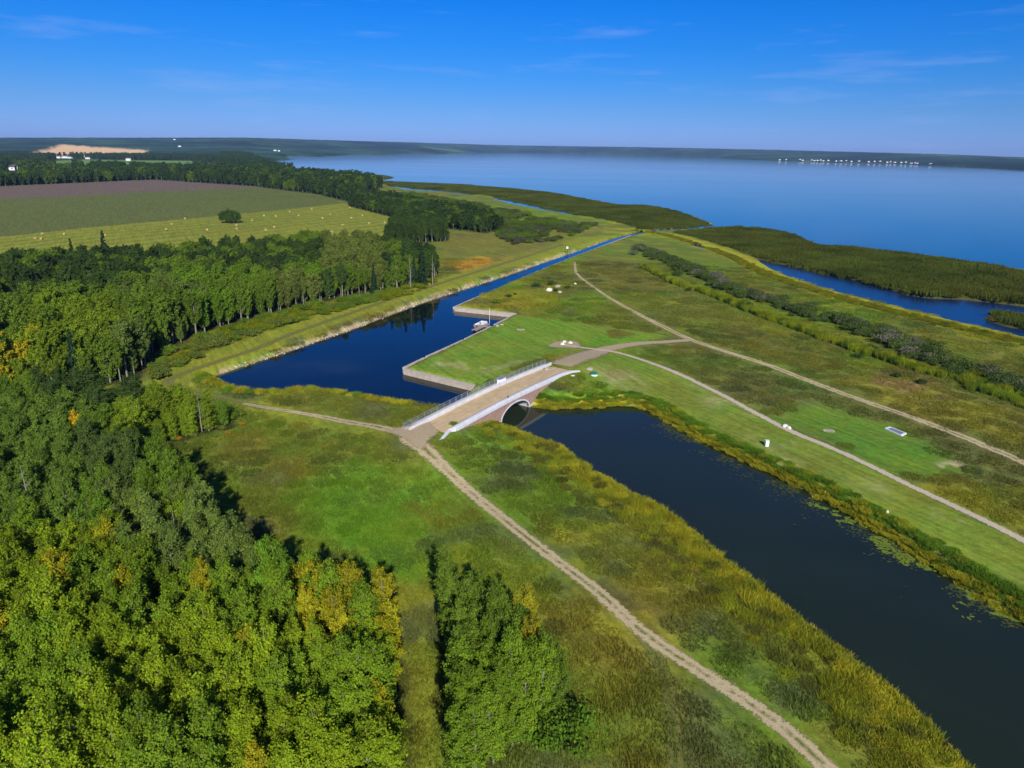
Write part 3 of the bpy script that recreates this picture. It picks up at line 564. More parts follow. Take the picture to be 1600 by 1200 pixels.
# ------------------------------------------------------------------ the arch bridge
def build_bridge():
    root = empty('arch_bridge', BP(SC, -3.4, 0)); org = np.array(root.location)
    tag(root, 'arched concrete bridge with pink stone side and gravel deck over the channel', 'bridge')
    def add(mb, name, mat, parent=root, bevel=0.0):
        off = org if parent is root else np.zeros(3)
        mb.v = [tuple(np.array(v) - org) for v in mb.v]
        return mb.build(name, mat, parent, bevel)
    def sw(s0, s1, prof, n=26, dz=lambda s: 0.0):
        return [[BP(s, o, deck_z(s) + z + dz(s)) for o, z in prof] for s in np.linspace(s0, s1, n)]
    # gravel deck with a slight crown
    add(MB().sweep(sw(-16.5, 28.5, [(-6.25, -.3), (-.55, -.3), (-.55, .0), (-2.0, .07), (-3.4, .1), (-4.8, .07), (-6.25, 0)], 40)), 'roadway', M['deck_gravel'])
    # right barrier: low kerb, sloping top, white fascia with a drip step
    add(MB().sweep(sw(-14.2, 24.6, [(-.62, -.3), (-.62, .42), (-.50, .46), (-.10, .40), (-.06, .16), (.06, .14), (.06, -.42), (-.3, -.42)])), 'parapet', M['white_concrete'])
    add(MB().sweep(sw(-14.2, 24.6, [(-.66, .2), (-.66, .52), (-.58, .52), (-.58, .2)])), 'kerb_rail', M['steel'])
    # wing walls at both ends of the right barrier
    wl = [BP(-14.35, -.25, 3.2), np.array(W(702, 673, 3.1)), np.array(W(688, 689, 2.9))]
    mb = MB(); rings = []
    for k, p in enumerate(wl):
        t = (wl[min(k + 1, 2)] - wl[max(k - 1, 0)]); t[2] = 0; t /= np.linalg.norm(t); q = np.array([t[1], -t[0], 0])
        top = [deck_z(-14) + .42, 3.35, 3.05][k]
        rings.append([np.array([p[0], p[1], 0]) + q * .3 + [0, 0, .6], np.array([p[0], p[1], 0]) - q * .3 + [0, 0, .6], np.array([p[0], p[1], 0]) - q * .3 + [0, 0, top - .12], np.array([p[0], p[1], 0]) + q * .22 + [0, 0, top]])
    add(mb.sweep(rings), 'wing_wall', M['white_concrete'])
    wr = [BP(24.7, -.25, 0), BP(27.6, .15, 0), BP(29.6, 1.1, 0)]; rings = []
    for k, p in enumerate(wr):
        t = (wr[min(k + 1, 2)] - wr[max(k - 1, 0)]); t[2] = 0; t /= np.linalg.norm(t); q = np.array([t[1], -t[0], 0])
        top = [deck_z(24.7) + .42, deck_z(27) + .3, deck_z(28) + .1][k]
        rings.append([p + q * .3 + [0, 0, .6], p - q * .3 + [0, 0, .6], p - q * .3 + [0, 0, top], p + q * .26 + [0, 0, top - .06]])
    add(MB().sweep(rings), 'wing_wall', M['white_concrete'])
    # left barrier, walkway ledge behind it
    add(MB().sweep(sw(-19.5, 29.6, [(-6.2, -.3), (-6.2, .62), (-6.28, .68), (-6.52, .68), (-6.56, -.3)])), 'parapet', M['white_concrete'])
    add(MB().sweep(sw(-19.5, 29.0, [(-6.57, -.5), (-6.57, .24), (-7.75, .24), (-7.75, -.5)])), 'walkway', M['concrete'])
    # stone side walls, panel by panel, the arch cut out of them
    AW, AHt = 5.05, 2.55                                              # arch half span and rise, springing at the water
    def arch_z(s):
        u_ = (s - SC) / AW
        return AHt * math.sqrt(max(0, 1 - u_ * u_)) if abs(u_) < 1 else -0.6
    def arch_pts(k=0.0, n=24): return [(SC + (AW + k) * math.cos(t), (AHt + k) * math.sin(t)) for t in np.linspace(math.pi, 0, n)]
    for face, out, bedge in ((0.0, 1, -14.0), (-7.6, -1, -16.0)):
        core = MB(); edges = list(np.arange(-14.0, 24.01, 1.9))
        cuts = sorted(set(edges + list(np.linspace(SC - AW, SC + AW, 25)) + [SC - AW - .001, SC + AW + .001]))
        for a, b in zip(cuts[:-1], cuts[1:]):
            if b - a < 1e-4: continue
            za, zb = arch_z(a + 1e-6), arch_z(b - 1e-6); ta, tb = deck_z(a) - .36, deck_z(b) - .36
            r0 = [BP(a, face - .12 * out, za), BP(a, face - .12 * out, ta), BP(a, face - .4 * out, ta), BP(a, face - .4 * out, za)]
            r1 = [BP(b, face - .12 * out, zb), BP(b, face - .12 * out, tb), BP(b, face - .4 * out, tb), BP(b, face - .4 * out, zb)]
            core.sweep([r0, r1])
        add(core, 'spandrel_wall', M['stone_dark'])
        for a, b in zip(edges[:-1], edges[1:]):
            p = MB(); a2, b2 = a + .025, b - .025
            cs = [a2] + [c for c in cuts if a2 + .02 < c < b2 - .02] + [b2]; jit = rng.uniform(-.015, .02)
            for c0, c1 in zip(cs[:-1], cs[1:]):
                z0, z1 = arch_z(c0 + 1e-6), arch_z(c1 - 1e-6)
                p.sweep([[BP(s, face + (jit - .11) * out, zz), BP(s, face + (jit - .11) * out, deck_z(s) - .38), BP(s, face + (jit) * out, deck_z(s) - .38), BP(s, face + (jit) * out, zz)] for s, zz in ((c0, z0), (c1, z1))])
            add(p, 'stone_panel', M['stone'])
        ring = MB(); A, Bq = arch_pts(-.03), arch_pts(.28)
        ring.sweep([[BP(a[0], face + .07 * out, a[1]), BP(b[0], face + .07 * out, b[1]), BP(b[0], face - .2 * out, b[1]), BP(a[0], face - .2 * out, a[1])] for a, b in zip(A, Bq)])
        add(ring, 'arch_ring', M['white_concrete'])
        for a, b, z0, z1 in ((SC - AW - 5.5, SC - AW - .35, 1.0, .32), (SC + AW + .35, SC + AW + 4.5, .32, 1.0)):
            add(MB().sweep([[BP(s, face + .16 * out, -.8), BP(s, face + .16 * out, zz), BP(s, face - .1 * out, zz), BP(s, face - .1 * out, -.8)] for s, zz in ((a, z0), (b, z1))]), 'footing', M['concrete'])
    vault = MB(); A, Bq = arch_pts(-.02, 30), arch_pts(.3, 30)
    A = [(A[0][0], -1.2)] + A + [(A[-1][0], -1.2)]; Bq = [(Bq[0][0], -1.2)] + Bq + [(Bq[-1][0], -1.2)]
    vault.sweep([[BP(a[0], -.15, a[1]), BP(b[0], -.15, b[1]), BP(b[0], -7.45, b[1]), BP(a[0], -7.45, a[1])] for a, b in zip(A, Bq)])
    add(vault, 'vault', M['concrete'])
    # steel railing along the walkway
    rail = MB(); ss = np.linspace(-19.5, 29.0, 60)
    for h, rd in ((1.32, .035), (.86, .02), (.44, .03)):
        rail.tube([BP(s, -7.55, deck_z(s) + h) for s in ss], rd, 6)
    rail.tube([BP(-19.5, -7.55, deck_z(-19.5) + 1.32), BP(-19.5, -6.7, deck_z(-19.5) + 1.30)], .035, 6)
    ro = add(rail, 'railing', M['steel'])
    for s in np.arange(-19.5, 29.1, 1.865):
        add(MB().box(BP(s, -7.55, deck_z(s) + .77), (.08, .08, 1.1)), 'post', M['steel'], ro)
    for s in np.arange(-19.5 + .23, 29.0, .233):                      # thin balusters, joined
        pass
    bal = MB()
    for s in np.arange(-19.3, 29.0, .235): bal.box(BP(s, -7.55, deck_z(s) + .88), (.018, .018, .9))
    tag(add(bal, 'baluster', M['steel'], ro), kind='stuff')
    add(MB().box(BP(2.6, -.34, deck_z(2.6) + .5), (.2, .14, .55)).box(BP(2.6, -.34, deck_z(2.6) + .82), (.3, .2, .08)), 'gauge_box', M['dark'])
    # bare rubble verge of the deck
build_bridge()

def cabinet():
    c = BP(10.2, -7.0, deck_z(10.2) + .24); ax = np.array([[BD[0], BD[1], 0], [BN[0], BN[1], 0], [0, 0, 1.0]])
    root = empty('control_cabinet', c); tag(root, 'white steel cabinet with grey sloping lid beside the bridge railing', 'cabinet')
    MB().box((0, 0, .5), (2.2, .8, 1.0), ax).build('cabinet_body', M['white'], root, .02)
    lid = MB().sweep([[ax[0] * s_ + ax[1] * o + np.array([0, 0, z]) for o, z in ((-.5, 1.0), (.46, 1.0), (.46, 1.08), (-.5, 1.3))] for s_ in (-1.18, 1.18)])
    lid.build('lid', M['grey'], root)
    MB().box(ax[1] * .41 + np.array([0, 0, .5]), (.9, .03, .8), ax).build('door', M['white'], root)
cabinet()

# ------------------------------------------------------------------ concrete sea walls of the basin
def wall_run(px, label, h0=1.35, th=.8, z=0.7):
    p = WL(px, z); root = empty('sea_wall', (*p.mean(0), 0)); tag(root, label, 'sea wall', 'concrete walls round the basin')
    o = np.array([*p.mean(0), 0])
    for k, (a, b) in enumerate(zip(p[:-1], p[1:])):
        d = b - a; l = np.linalg.norm(d); d = d / l; n = np.array([d[1], -d[0]])
        cnt = max(1, int(round(l / 6.0))); st = l / cnt
        for i in range(cnt):
            a2 = a + d * (i * st + .015); b2 = a + d * ((i + 1) * st - .015)
            dz = rng.uniform(-.015, .015)
            prof = [(-th / 2, -1.6), (-th / 2, h0 - .3 + dz), (-th / 2 - .07, h0 - .28 + dz), (-th / 2 - .07, h0 + dz), (th / 2 + .07, h0 + dz), (th / 2 + .07, h0 - .28 + dz), (th / 2, h0 - .3 + dz), (th / 2, -1.6)]
            mb = MB().sweep([[np.array([*(q + n * u_), zz]) - o for u_, zz in prof] for q in (a2, b2)])
            obj('wall_section', mb.mesh('wall_section', M['wall_concrete']), root)
wall_run([(741, 606), (632, 580)], 'long pale concrete sea wall running from the bridge to the basin corner')
wall_run([(631.5, 578.5), (664, 562.6)], 'short concrete sea wall between the near basin corner and the first gap')
wall_run([(667, 561), (724.5, 534.5)], 'concrete sea wall along the lawn between the two open gaps')
wall_run([(727.5, 533), (768.5, 513)], 'concrete sea wall just in front of the floating dock')
wall_run([(773.5, 510.3), (805, 494.5)], 'concrete sea wall behind the pontoon boat at the lawn corner')
wall_run([(807, 493), (710.5, 482.5)], 'wide concrete sea wall closing the far side of the boat basin')
wall_run([(709, 481), (755, 461), (800, 441.5), (850, 420.5), (900, 400.5), (950, 381.5), (985, 368.5)], 'very long low concrete wall along the right bank of the canal', 0.95, .6)
wall_run([(803, 675), (832, 686.5), (862, 697)], 'low concrete kerb at the foot of the grassy bank beside the arch', 0.45, .35, .3)

# ------------------------------------------------------------------ dock, boat, flag pole
def dock():
    a, b = np.array(W(770.5, 511.2, .7)), np.array(W(741, 507.2, .7)); c, e = np.array(W(740.5, 515.5, .55)), np.array(W(762, 505, .55))
    c0 = (a + b) / 2; c0[2] = 0
    root = empty('floating_dock', c0); tag(root, 'grey wooden cross shaped dock reaching from the sea wall into the basin', 'dock')
    for p, q, w, zt in ((a, b, 1.3, .7), (c, e, 1.5, .46)):
        p, q = p - c0, q - c0; p[2] = q[2] = zt; d = q - p; l = np.linalg.norm(d); d /= l; n = np.array([-d[1], d[0], 0])
        fr = MB()
        for s_ in (-w / 2 + .08, w / 2 - .08): fr.bar(p + n * s_ - [0, 0, .12], q + n * s_ - [0, 0, .12], .09, .16)
        fr.build('frame', M['wood'], root)
        cnt = int(l / .5)
        for i in range(cnt):
            m_ = p + d * (l * (i + .5) / cnt); ax = np.array([d, n, [0, 0, 1.0]])
            MB().box(m_, (l / cnt - .05, w, .05), ax).build('plank', M['wood'], root)
        for i in range(0, 5):
            m_ = p + d * (l * (.05 + .9 * i / 4))
            for s_ in (-1, 1): MB().tube([m_ + n * s_ * (w / 2 + .05) - [0, 0, 2], m_ + n * s_ * (w / 2 + .05) + [0, 0, .35]], .05, 6).build('post', M['steel'], root)
dock()
def boat():
    p, q = np.array(W(747.5, 506.6, .5)), np.array(W(765, 502.6, .5)); d = np.array(W(762, 505, .5)) - np.array(W(740.5, 515.5, .5)); d[2] = 0; d /= np.linalg.norm(d)
    n = np.array([-d[1], d[0], 0]); c = np.array(W(756, 507, .5)); c[2] = 0; c = c + n * 1.0
    root = empty('pontoon_boat', c); root.scale = (.74, .74, .74)
    tag(root, 'white pontoon boat with bare canopy frame moored beside the wooden dock', 'boat')
    ax = np.array([d, n, [0, 0, 1.0]]); Pn = lambda s_, o, z: d * s_ + n * o + np.array([0, 0, z])
    for o in (-.85, .85):
        MB().tube([Pn(-3.7, o, .12), Pn(-3.3, o, .1), Pn(3.0, o, .1), Pn(3.5, o, .16), Pn(3.9, o, .34)], [.2, .32, .32, .26, .06], 10).build('pontoon', M['steel'], root, smooth_sh=True)
    MB().box(Pn(0, 0, .5), (7.2, 2.5, .12), ax).build('deck', M['white'], root, .02)
    f = MB()
    for s_, o, sx, sy in ((0.3, 1.22, 6.2, .05), (0.3, -1.22, 5.2, .05), (3.4, 0, .05, 2.4), (-2.9, .7, .05, 1.1)): f.box(Pn(s_, o, .92), (sx, sy, .62), ax)
    f.build('side_panel', M['white'], root)
    for s_, o, sx, sy in ((2.6, .75, 1.4, .7), (2.6, -.75, 1.4, .7), (-2.3, .7, 1.2, .75), (-.9, -.75, 1.5, .7)):
        st = MB().box(Pn(s_, o, .76), (sx, sy, .42), ax).box(Pn(s_, o + (.3 if o > 0 else -.3), 1.15), (sx, .16, .46), ax).build('seat', M['white'], root, .05)
    MB().box(Pn(.5, .4, .95), (.6, .6, .8), ax, .8).build('console', M['grey'], root, .04)
    hoop = MB()
    for s_ in (-1.2, .4, 1.6):
        hoop.tube([Pn(.2 + s_ * .3, -1.2, 1.2), Pn(s_, -1.15, 2.5), Pn(s_, 0, 2.68), Pn(s_, 1.15, 2.5), Pn(.2 + s_ * .3, 1.2, 1.2)], .035, 6)
    for o in (-1.15, 0, 1.15): hoop.tube([Pn(-1.2, o, 2.5 if o else 2.68), Pn(1.6, o, 2.5 if o else 2.68)], .02, 5)
    hoop.build('canopy_frame', M['dark'], root)
    MB().box(Pn(-3.75, 0, .65), (.4, .35, .7), ax, .8).box(Pn(-3.75, 0, .1), (.15, .15, .8), ax).build('outboard_motor', M['dark'], root, .04)
    q2 = Pn(3.3, -1.3, 0) + c
    r2 = empty('marker_pole', (q2[0], q2[1], 0)); tag(r2, 'slim white pole standing at the bow of the pontoon boat', 'pole')
    MB().tube([(0, 0, -1.5), (0, 0, 4.6)], .05, 6).build('pole', M['white'], r2); MB().box((0, 0, 4.65), (.14, .14, .12)).build('cap', M['white'], r2)
boat()

# ------------------------------------------------------------------ small things on the grass
RT = np.concatenate([np.arange(40, 700, .6), np.geomspace(700, 16000, 1500)])
def on_ground(px, py, z=1.5):                  # where the sight line of a photo pixel meets the ground
    d = _f + _r * ((px - 800) / FPX) + _u * ((600 - py) / FPX); d = d / np.linalg.norm(d)
    t0 = (4.5 - CAM_H) / d[2] if d[2] < 0 else 15000
    t = RT[(RT > min(t0 * (.3 if t0 > 1500 else .97), 15000)) & (RT < min(max(t0 * 1.35, t0 + 12), 16000))]
    q = d[None] * t[:, None]; h = height(q[:, 0], q[:, 1]); below = CAM_H + q[:, 2] < h
    k = int(np.argmax(below)) if below.any() else len(t) - 1
    return np.array([q[k, 0], q[k, 1], h[k]])
def rock_mesh(seed, mat, name='boulder', sx=1.0, sy=.8, sz=.62, detail=2):
    import bmesh
    bm = bmesh.new(); bmesh.ops.create_icosphere(bm, subdivisions=detail, radius=1.0); r_ = random.Random(seed)
    ph = [r_.uniform(0, 6.28) for _ in range(6)]
    for v in bm.verts:
        p = v.co; k = 1 + .18 * math.sin(2.3 * p.x + ph[0]) + .16 * math.sin(2.9 * p.y + ph[1]) + .14 * math.sin(3.3 * p.z + ph[2]) + .07 * math.sin(7 * p.x + 5 * p.y + ph[3]) + r_.uniform(-.04, .04)
        v.co = Vector((p.x * sx * k, p.y * sy * k, max(p.z * sz * k, -sz * .45)))
    me = bpy.data.meshes.new(name); bm.to_mesh(me); bm.free(); me.materials.append(mat); return me
def boulder(px, py, size, label, mat='rock_white', seed=0, group=None):
    w = on_ground(px, py); o = obj('boulder', rock_mesh(seed + 11, M[mat]), None, (w[0], w[1], w[2] + size * .25), seed * 1.7)
    o.scale = (size, size, size); tag(o, label, 'boulder', group)
G_ = 'white boulders beside the paths'
boulder(1225.5, 668, .6, 'cream boulder at the edge of the narrow gravel path, left of its twin', seed=1, group=G_)
boulder(1232.5, 671.2, .5, 'white boulder at the edge of the narrow gravel path, right of its twin', seed=2, group=G_)
boulder(878.5, 539, .62, 'white boulder on the round gravel pad, nearest of three', seed=3, group=G_)
boulder(881.5, 535.6, .55, 'white boulder on the round gravel pad, farthest of three', seed=4, group=G_)
boulder(890.5, 537, .62, 'white boulder on the round gravel pad, right of the other two', seed=5, group=G_)
boulder(824, 931, .35, 'small pinkish stone alone in the grass right of the young tree stand', 'rock', 6)
boulder(921, 579, .8, 'grey stone in the grass behind the teal manhole cover', 'rock', 7)
boulder(859, 454.5, 1.5, 'large pale stone in the rubble heap of the far meadow', 'rock_white', 8)
boulder(872, 449.5, 1.2, 'tan stone at the back of the rubble heap in the far meadow', 'rock', 9)
boulder(875, 457.5, .8, 'small tan stone at the right of the rubble heap in the far meadow', 'rock', 10)
boulder(899, 444.5, .7, 'small white stone lying right of the rubble heap in the far meadow', 'rock_white', 12)
boulder(895, 588.5, .4, 'little white stone lying below the right bridge wing wall', 'rock_white', 13)
boulder(777, 510.5, .55, 'tan stone by the wall gap where the dock lands', 'rock', 14)
boulder(784, 508.6, .45, 'small tan stone right of the wall gap by the dock', 'rock', 15)
boulder(853, 579, .7, 'tan rubble stone at the end of the left bridge parapet', 'rock', 16)
boulder(1386, 802, .3, 'small white stone in the mown strip between reeds and gravel path', 'rock_white', 17)

def manhole():
    w = on_ground(928, 587.5); root = empty('septic_cover', (w[0], w[1], w[2])); tag(root, 'round teal lid on a white base in dry grass near the bridge', 'lid')
    MB().tube([(0, 0, -.2), (0, 0, .3)], .78, 18).build('base', M['white'], root)
    MB().tube([(0, 0, .35), (0, 0, .5), (0, 0, .72), (0, 0, .78)], [.82, .82, .5, .2], 18).build('lid', M['teal'], root)
manhole()
def bin_():
    w = on_ground(1197.5, 698); root = empty('waste_bin', (w[0], w[1], w[2])); tag(root, 'white upright box standing alone on the mown bank by the channel', 'box')
    MB().box((0, 0, .5), (.62, .62, 1.0)).build('body', M['white'], root, .03); MB().box((0, 0, 1.05), (.68, .68, .1)).build('lid', M['white'], root, .02); MB().box((.32, 0, .55), (.02, .4, .5)).build('door', M['grey'], root)
bin_()
def panel():
    c = [on_ground(x, y, 1.5) for x, y in ((1381.5, 671.5), (1390, 668.3), (1416.5, 679), (1408.5, 682.5))]
    o = np.mean(c, 0); o[2] += .1; root = empty('foundation_pad', tuple(o)); tag(root, 'white framed grey rectangular pad lying on the grass right of the boulders', 'pad')
    q = [np.array([p[0] - o[0], p[1] - o[1], .12]) for p in c]
    fr = MB()
    ctr = np.mean(q, 0)
    for i in range(4):
        a, b = q[i], q[(i + 1) % 4]; ia, ib = ctr + (a - ctr) * .78, ctr + (b - ctr) * .78
        fr = MB().add([a, b, ib, ia, a - [0, 0, .4], b - [0, 0, .4], ib - [0, 0, .4], ia - [0, 0, .4]], [(0, 1, 2, 3), (7, 6, 5, 4), (0, 4, 5, 1), (1, 5, 6, 2), (2, 6, 7, 3), (3, 7, 4, 0)])
        fr.build('frame_board', M['white'], root)
    iq = [ctr + (p - ctr) * .775 - [0, 0, .04] for p in q]
    MB().add(iq + [p - np.array([0, 0, .3]) for p in iq], [(0, 1, 2, 3), (7, 6, 5, 4), (0, 4, 5, 1), (1, 5, 6, 2), (2, 6, 7, 3), (3, 7, 4, 0)]).build('slab', M['grey'], root)
panel()
def fire_ring(px, py, r_, label):
    w = on_ground(px, py); root = empty('fire_pit', (w[0], w[1], w[2])); tag(root, label, 'fire pit')
    me = rock_mesh(77, M['rock'], 'stone', 1, .7, .6, 1)
    for i in range(11):
        t = i / 11 * 6.283; o = obj('stone', me, root, (r_ * math.cos(t), r_ * math.sin(t), .06), t); o.scale = (.22, .2, .2)
    MB().tube([(0, 0, -.1), (0, 0, .04)], r_ * .8, 14).build('ash_bed', M['rock'], root)
fire_ring(1295, 673.5, .8, 'stone ring fire pit in the mown grass right of the twin boulders')
fire_ring(814, 515.5, .9, 'small stone fire ring on the lawn behind the dock')
def navmark():
    w = on_ground(889, 402); root = empty('channel_marker', (w[0] - 1, w[1], 0)); tag(root, 'white post marker on the canal bank far up the water', 'marker post')
    MB().tube([(0, 0, -.5), (0, 0, 3.2)], .16, 8).build('post', M['dark'], root); MB().box((0, 0, 3.7), (.9, .12, 1.1)).build('board', M['white'], root)
navmark()
def gate_slab():
    w = on_ground(231, 706); root = empty('plywood_board', tuple(w)); tag(root, 'pinkish board lying in the grass at the edge of the left wood', 'board')
    MB().box((0, 0, .1), (2.2, 1.5, .1)).build('board', M['brick'] if False else M['wood'], root); MB().box((0, 0, .02), (2.0, .12, .1)).build('batten', M['wood'], root)
gate_slab()

# hay bales on the mown field
def bales():
    import bmesh
    bm = bmesh.new(); bmesh.ops.create_cone(bm, cap_ends=True, segments=20, radius1=.85, radius2=.85, depth=1.45)
    bmesh.ops.bevel(bm, geom=[e for e in bm.edges if e.is_boundary is False and len(e.link_faces) == 2 and any(len(f.verts) > 6 for f in e.link_faces)], offset=.1, segments=2, affect='EDGES')
    bmesh.ops.rotate(bm, verts=bm.verts, cent=(0, 0, 0), matrix=Matrix.Rotation(math.pi / 2, 3, 'X'))
    me = bpy.data.meshes.new('hay_bale'); bm.to_mesh(me); bm.free(); me.materials.append(M['straw'])
    pos = [(55, 373), (65, 374), (66, 366), (101, 366), (164, 368), (269, 351), (289, 342), (260, 359), (324, 359.5), (370, 358), (370, 352.5), (394, 345), (413, 337), (431, 338), (453, 331), (487, 327), (467, 337), (504, 341), (516, 335), (549, 341), (535, 352), (429, 355), (415, 360), (547, 324.5), (566, 337), (577, 349), (601, 348), (519, 363)]
    lab = {5: 'round straw bale in front of the crop edge, left of the lone tree clump', 6: 'round straw bale touching the crop edge left of the lone tree clump', 7: 'round straw bale farther in front of the lone tree clump', 8: 'round straw bale just left and in front of the lone tree clump', 9: 'round straw bale in front of the lone tree clump', 10: 'round straw bale in the shade of the lone tree clump', 11: 'round straw bale just right of the lone tree clump', 23: 'round straw bale at the far right corner of the hay field', 26: 'round straw bale at the right edge of the hay field by the dark grove', 0: 'round straw bale nearest the left end of the hay field', 4: 'round straw bale in front of the tall spruce tops'}
    for i, (px, py) in enumerate(pos):
        w = on_ground(px, py + 1.0); o = obj('hay_bale', me, None, (w[0], w[1], w[2] + .6), 1.0 + .7 * i)
        o.scale = (.78,) * 3
        side = 'left of' if i < 5 else 'right of'
        tag(o, lab.get(i, f'round straw bale scattered on the striped hay field {side} the lone tree clump'), 'hay bale', 'round straw bales on the hay field')
bales()

# far houses
def house_meshes(w, d, h):
    a = MB().box((0, 0, h / 2 - .5), (w, d, h + 1)).mesh('wall', M['white'])
    b = MB().sweep([[(s_, -d / 2 - .5, h + .02), (s_, 0, h + d * .34), (s_, d / 2 + .5, h + .02)] for s_ in (-w / 2 - .5, w / 2 + .5)]).mesh('roof', M['roof'])
    win = [MB().box((x_, -d / 2 - .02, h * .55), (w * .16, .1, h * .35)).mesh('window', M['dark']) for x_ in (-w * .25, w * .25)]
    return a, b, win
def house(px, py, kind, label, group, z=None, rz=0.0, lift=0.0):
    w = on_ground(px, py)
    root = empty('farm_house' if group.startswith('farm') else 'lakeside_house', (w[0], w[1], w[2] + lift), rz); tag(root, label, 'house', group)
    obj('wall', kind[0], root); obj('roof', kind[1], root)
    for m_ in kind[2]: obj('window', m_, root)
kinds = [house_meshes(12, 8, 4.5), house_meshes(16, 9, 5.0), house_meshes(9, 8, 6.0)]
FG, LG = 'farm buildings beyond the fields', 'lakeside houses on the far shore'
for i, (px, py, k, rz, lab) in enumerate([(17, 266, 1, .2, 'white farm house among trees at the left edge, left of its neighbour'), (24, 265, 2, -.3, 'white farm house among trees at the left edge, right of its neighbour'), (92, 247, 0, .1, 'small white house before the tan field, left of the pair'), (101, 247, 1, .4, 'white house in the pair before the tan field, left one'), (110, 247.5, 0, -.2, 'white house in the pair before the tan field, right one'), (137, 248.5, 0, .5, 'white shed at the near edge of the green far field'), (430, 236, 1, .2, 'white building on the far bay shore, left one of two'), (436, 236.5, 0, .2, 'white building on the far bay shore, right one of two'), (201, 251, 0, .3, 'small white shed in the middle of the green far field'), (386, 264, 0, .3, 'white house half hidden by trees near the lake bay'), (281, 229.5, 1, 0, 'bright white barn on the far wooded ridge'), (274, 227, 1, 0, 'white barn on the far wooded ridge above the bright one'), (440, 272, 0, .5, 'small white cabin by the near lake shore trees')]):
    house(px, py, kinds[k], lab, FG, None, rz, 0 if i < 6 else 1.0)
hx = [1218, 1228, 1250, 1254, 1268, 1272, 1277, 1282, 1286, 1294, 1306, 1314, 1322, 1330, 1342, 1357, 1366, 1375, 1386, 1391, 1398, 1408, 1415, 1424, 1430, 1433, 1454]
for i, x_ in enumerate(hx):
    ys = np.interp(x_, [1200, 1300, 1400, 1435, 1500], [250.2, 253.2, 255.2, 257.0, 260.2]) - (.5 + (i * 7 % 5) * .4)
    part_ = 'left end' if x_ < 1260 else 'tight middle cluster' if x_ < 1300 else 'sparse middle' if x_ < 1380 else 'right end'
    house(x_, ys, kinds[(i * 5) % 3], f'tiny pale house in the {part_} of the row on the far lake shore', LG, None, .3 + (i % 3 - 1) * .3)

# ------------------------------------------------------------------ vegetation builders
def quads(P, U, Vv):                            # leaf clumps: a quad at P spanned by U, V
    n = len(P); V = np.stack([P - U - Vv, P + U - Vv * .6, P + U * .7 + Vv, P - U * .8 + Vv], 1).reshape(-1, 3)
    return V, np.arange(n * 4).reshape(n, 4)
def leaf_mesh(name, P, size, r_, up=0.35, mat='leaf', out=None):
    n = len(P); d = r_.normal(size=(n, 3)); d /= np.linalg.norm(d, axis=1)[:, None]
    if out is not None: d = d * .75 + out * .6; d /= np.linalg.norm(d, axis=1)[:, None] + 1e-9
    d[:, 2] = np.abs(d[:, 2]) * (1 - up) + up; d /= np.linalg.norm(d, axis=1)[:, None]   # facing mostly up and out
    t = r_.normal(size=(n, 3)); U = np.cross(d, t); U /= np.linalg.norm(U, axis=1)[:, None]; Vv = np.cross(d, U)
    s_ = size * r_.uniform(.6, 1.3, n)[:, None]
    V, F = quads(P, U * s_ * .5, Vv * s_ * .38)
    me = mesh_np(name, V, F, M[mat])
    a = me.attributes.new('leaf', 'FLOAT', 'POINT'); a.data.foreach_set('value', np.repeat(r_.random(n), 4).astype(np.float32))
    return me
def poplar(seed, h, w, nbr, per, leaf, base=.12, bare=False, pale=True, round_=.5):
    """upright tree: tapered trunk, ascending limbs, leaf clumps round the outer half of each limb"""
    r_ = np.random.default_rng(seed); tr = MB(); lean = r_.normal(0, .02 * h, 2)
    ax = lambda z: np.array([lean[0] * (z / h) ** 2, lean[1] * (z / h) ** 2, z])
    R0 = .018 * h + .02
    tr.tube([ax(z) for z in np.linspace(-.4, h * .97, 7)], [max(.015, R0 * (1 - .93 * k / 6)) for k in range(7)], 6)
    P, O = [], []
    for i in range(nbr):
        k = (i + r_.random()) / nbr; z = h * (base + (1 - base) * .93 * k); a = i * 2.4 + r_.normal(0, .4)
        prof = math.sin(math.pi * min(1, (.18 + .82 * k)) ** round_ * .98) if round_ < 1 else math.sin(math.pi * (.22 + .66 * k)) ** .6
        ln = max(.3, w * .5 * prof * r_.uniform(.75, 1.2)); up = ln * r_.uniform(.7, 1.3)
        p0 = ax(z * .94); p1 = p0 + [math.cos(a) * ln * .55, math.sin(a) * ln * .55, up * .35]; p2 = p0 + [math.cos(a) * ln, math.sin(a) * ln, up]
        if p2[2] > h * 1.04: p2[2] = h * 1.04
        tr.tube([p0, p1, p2], [R0 * .32 * (1 - .6 * k), R0 * .2 * (1 - .6 * k), .012], 4, False)
        if bare: continue
        t = r_.beta(2.2, 1.0, per)[:, None]; q = np.where(t < .55, p0 + (p1 - p0) * t / .55, p1 + (p2 - p1) * (t - .55) / .45)
        sp = (.11 + .10 * w / 2.5) * r_.normal(size=(per, 3)) * (1.15 - .45 * t) * np.array([1, 1, .9]); P.append(q + sp)
        O.append(np.tile([math.cos(a), math.sin(a), .5], (per, 1)) + sp * 2)
    trunk = tr.mesh('trunk', M['bark_pale' if pale else 'bark_dark'], smooth_sh=True)
    if bare: return trunk, None
    top = np.stack([r_.normal(0, w * .07, per), r_.normal(0, w * .07, per), h * (.9 + .12 * r_.random(per))], -1); top[:, :2] += ax(h)[:2]; P.append(top); O.append(np.tile([0, 0, 1.0], (per, 1)))
    P = np.vstack(P); O = np.vstack(O); O /= np.linalg.norm(O, axis=1)[:, None] + 1e-9
    return trunk, leaf_mesh('crown', P, leaf, r_, .18, out=O)
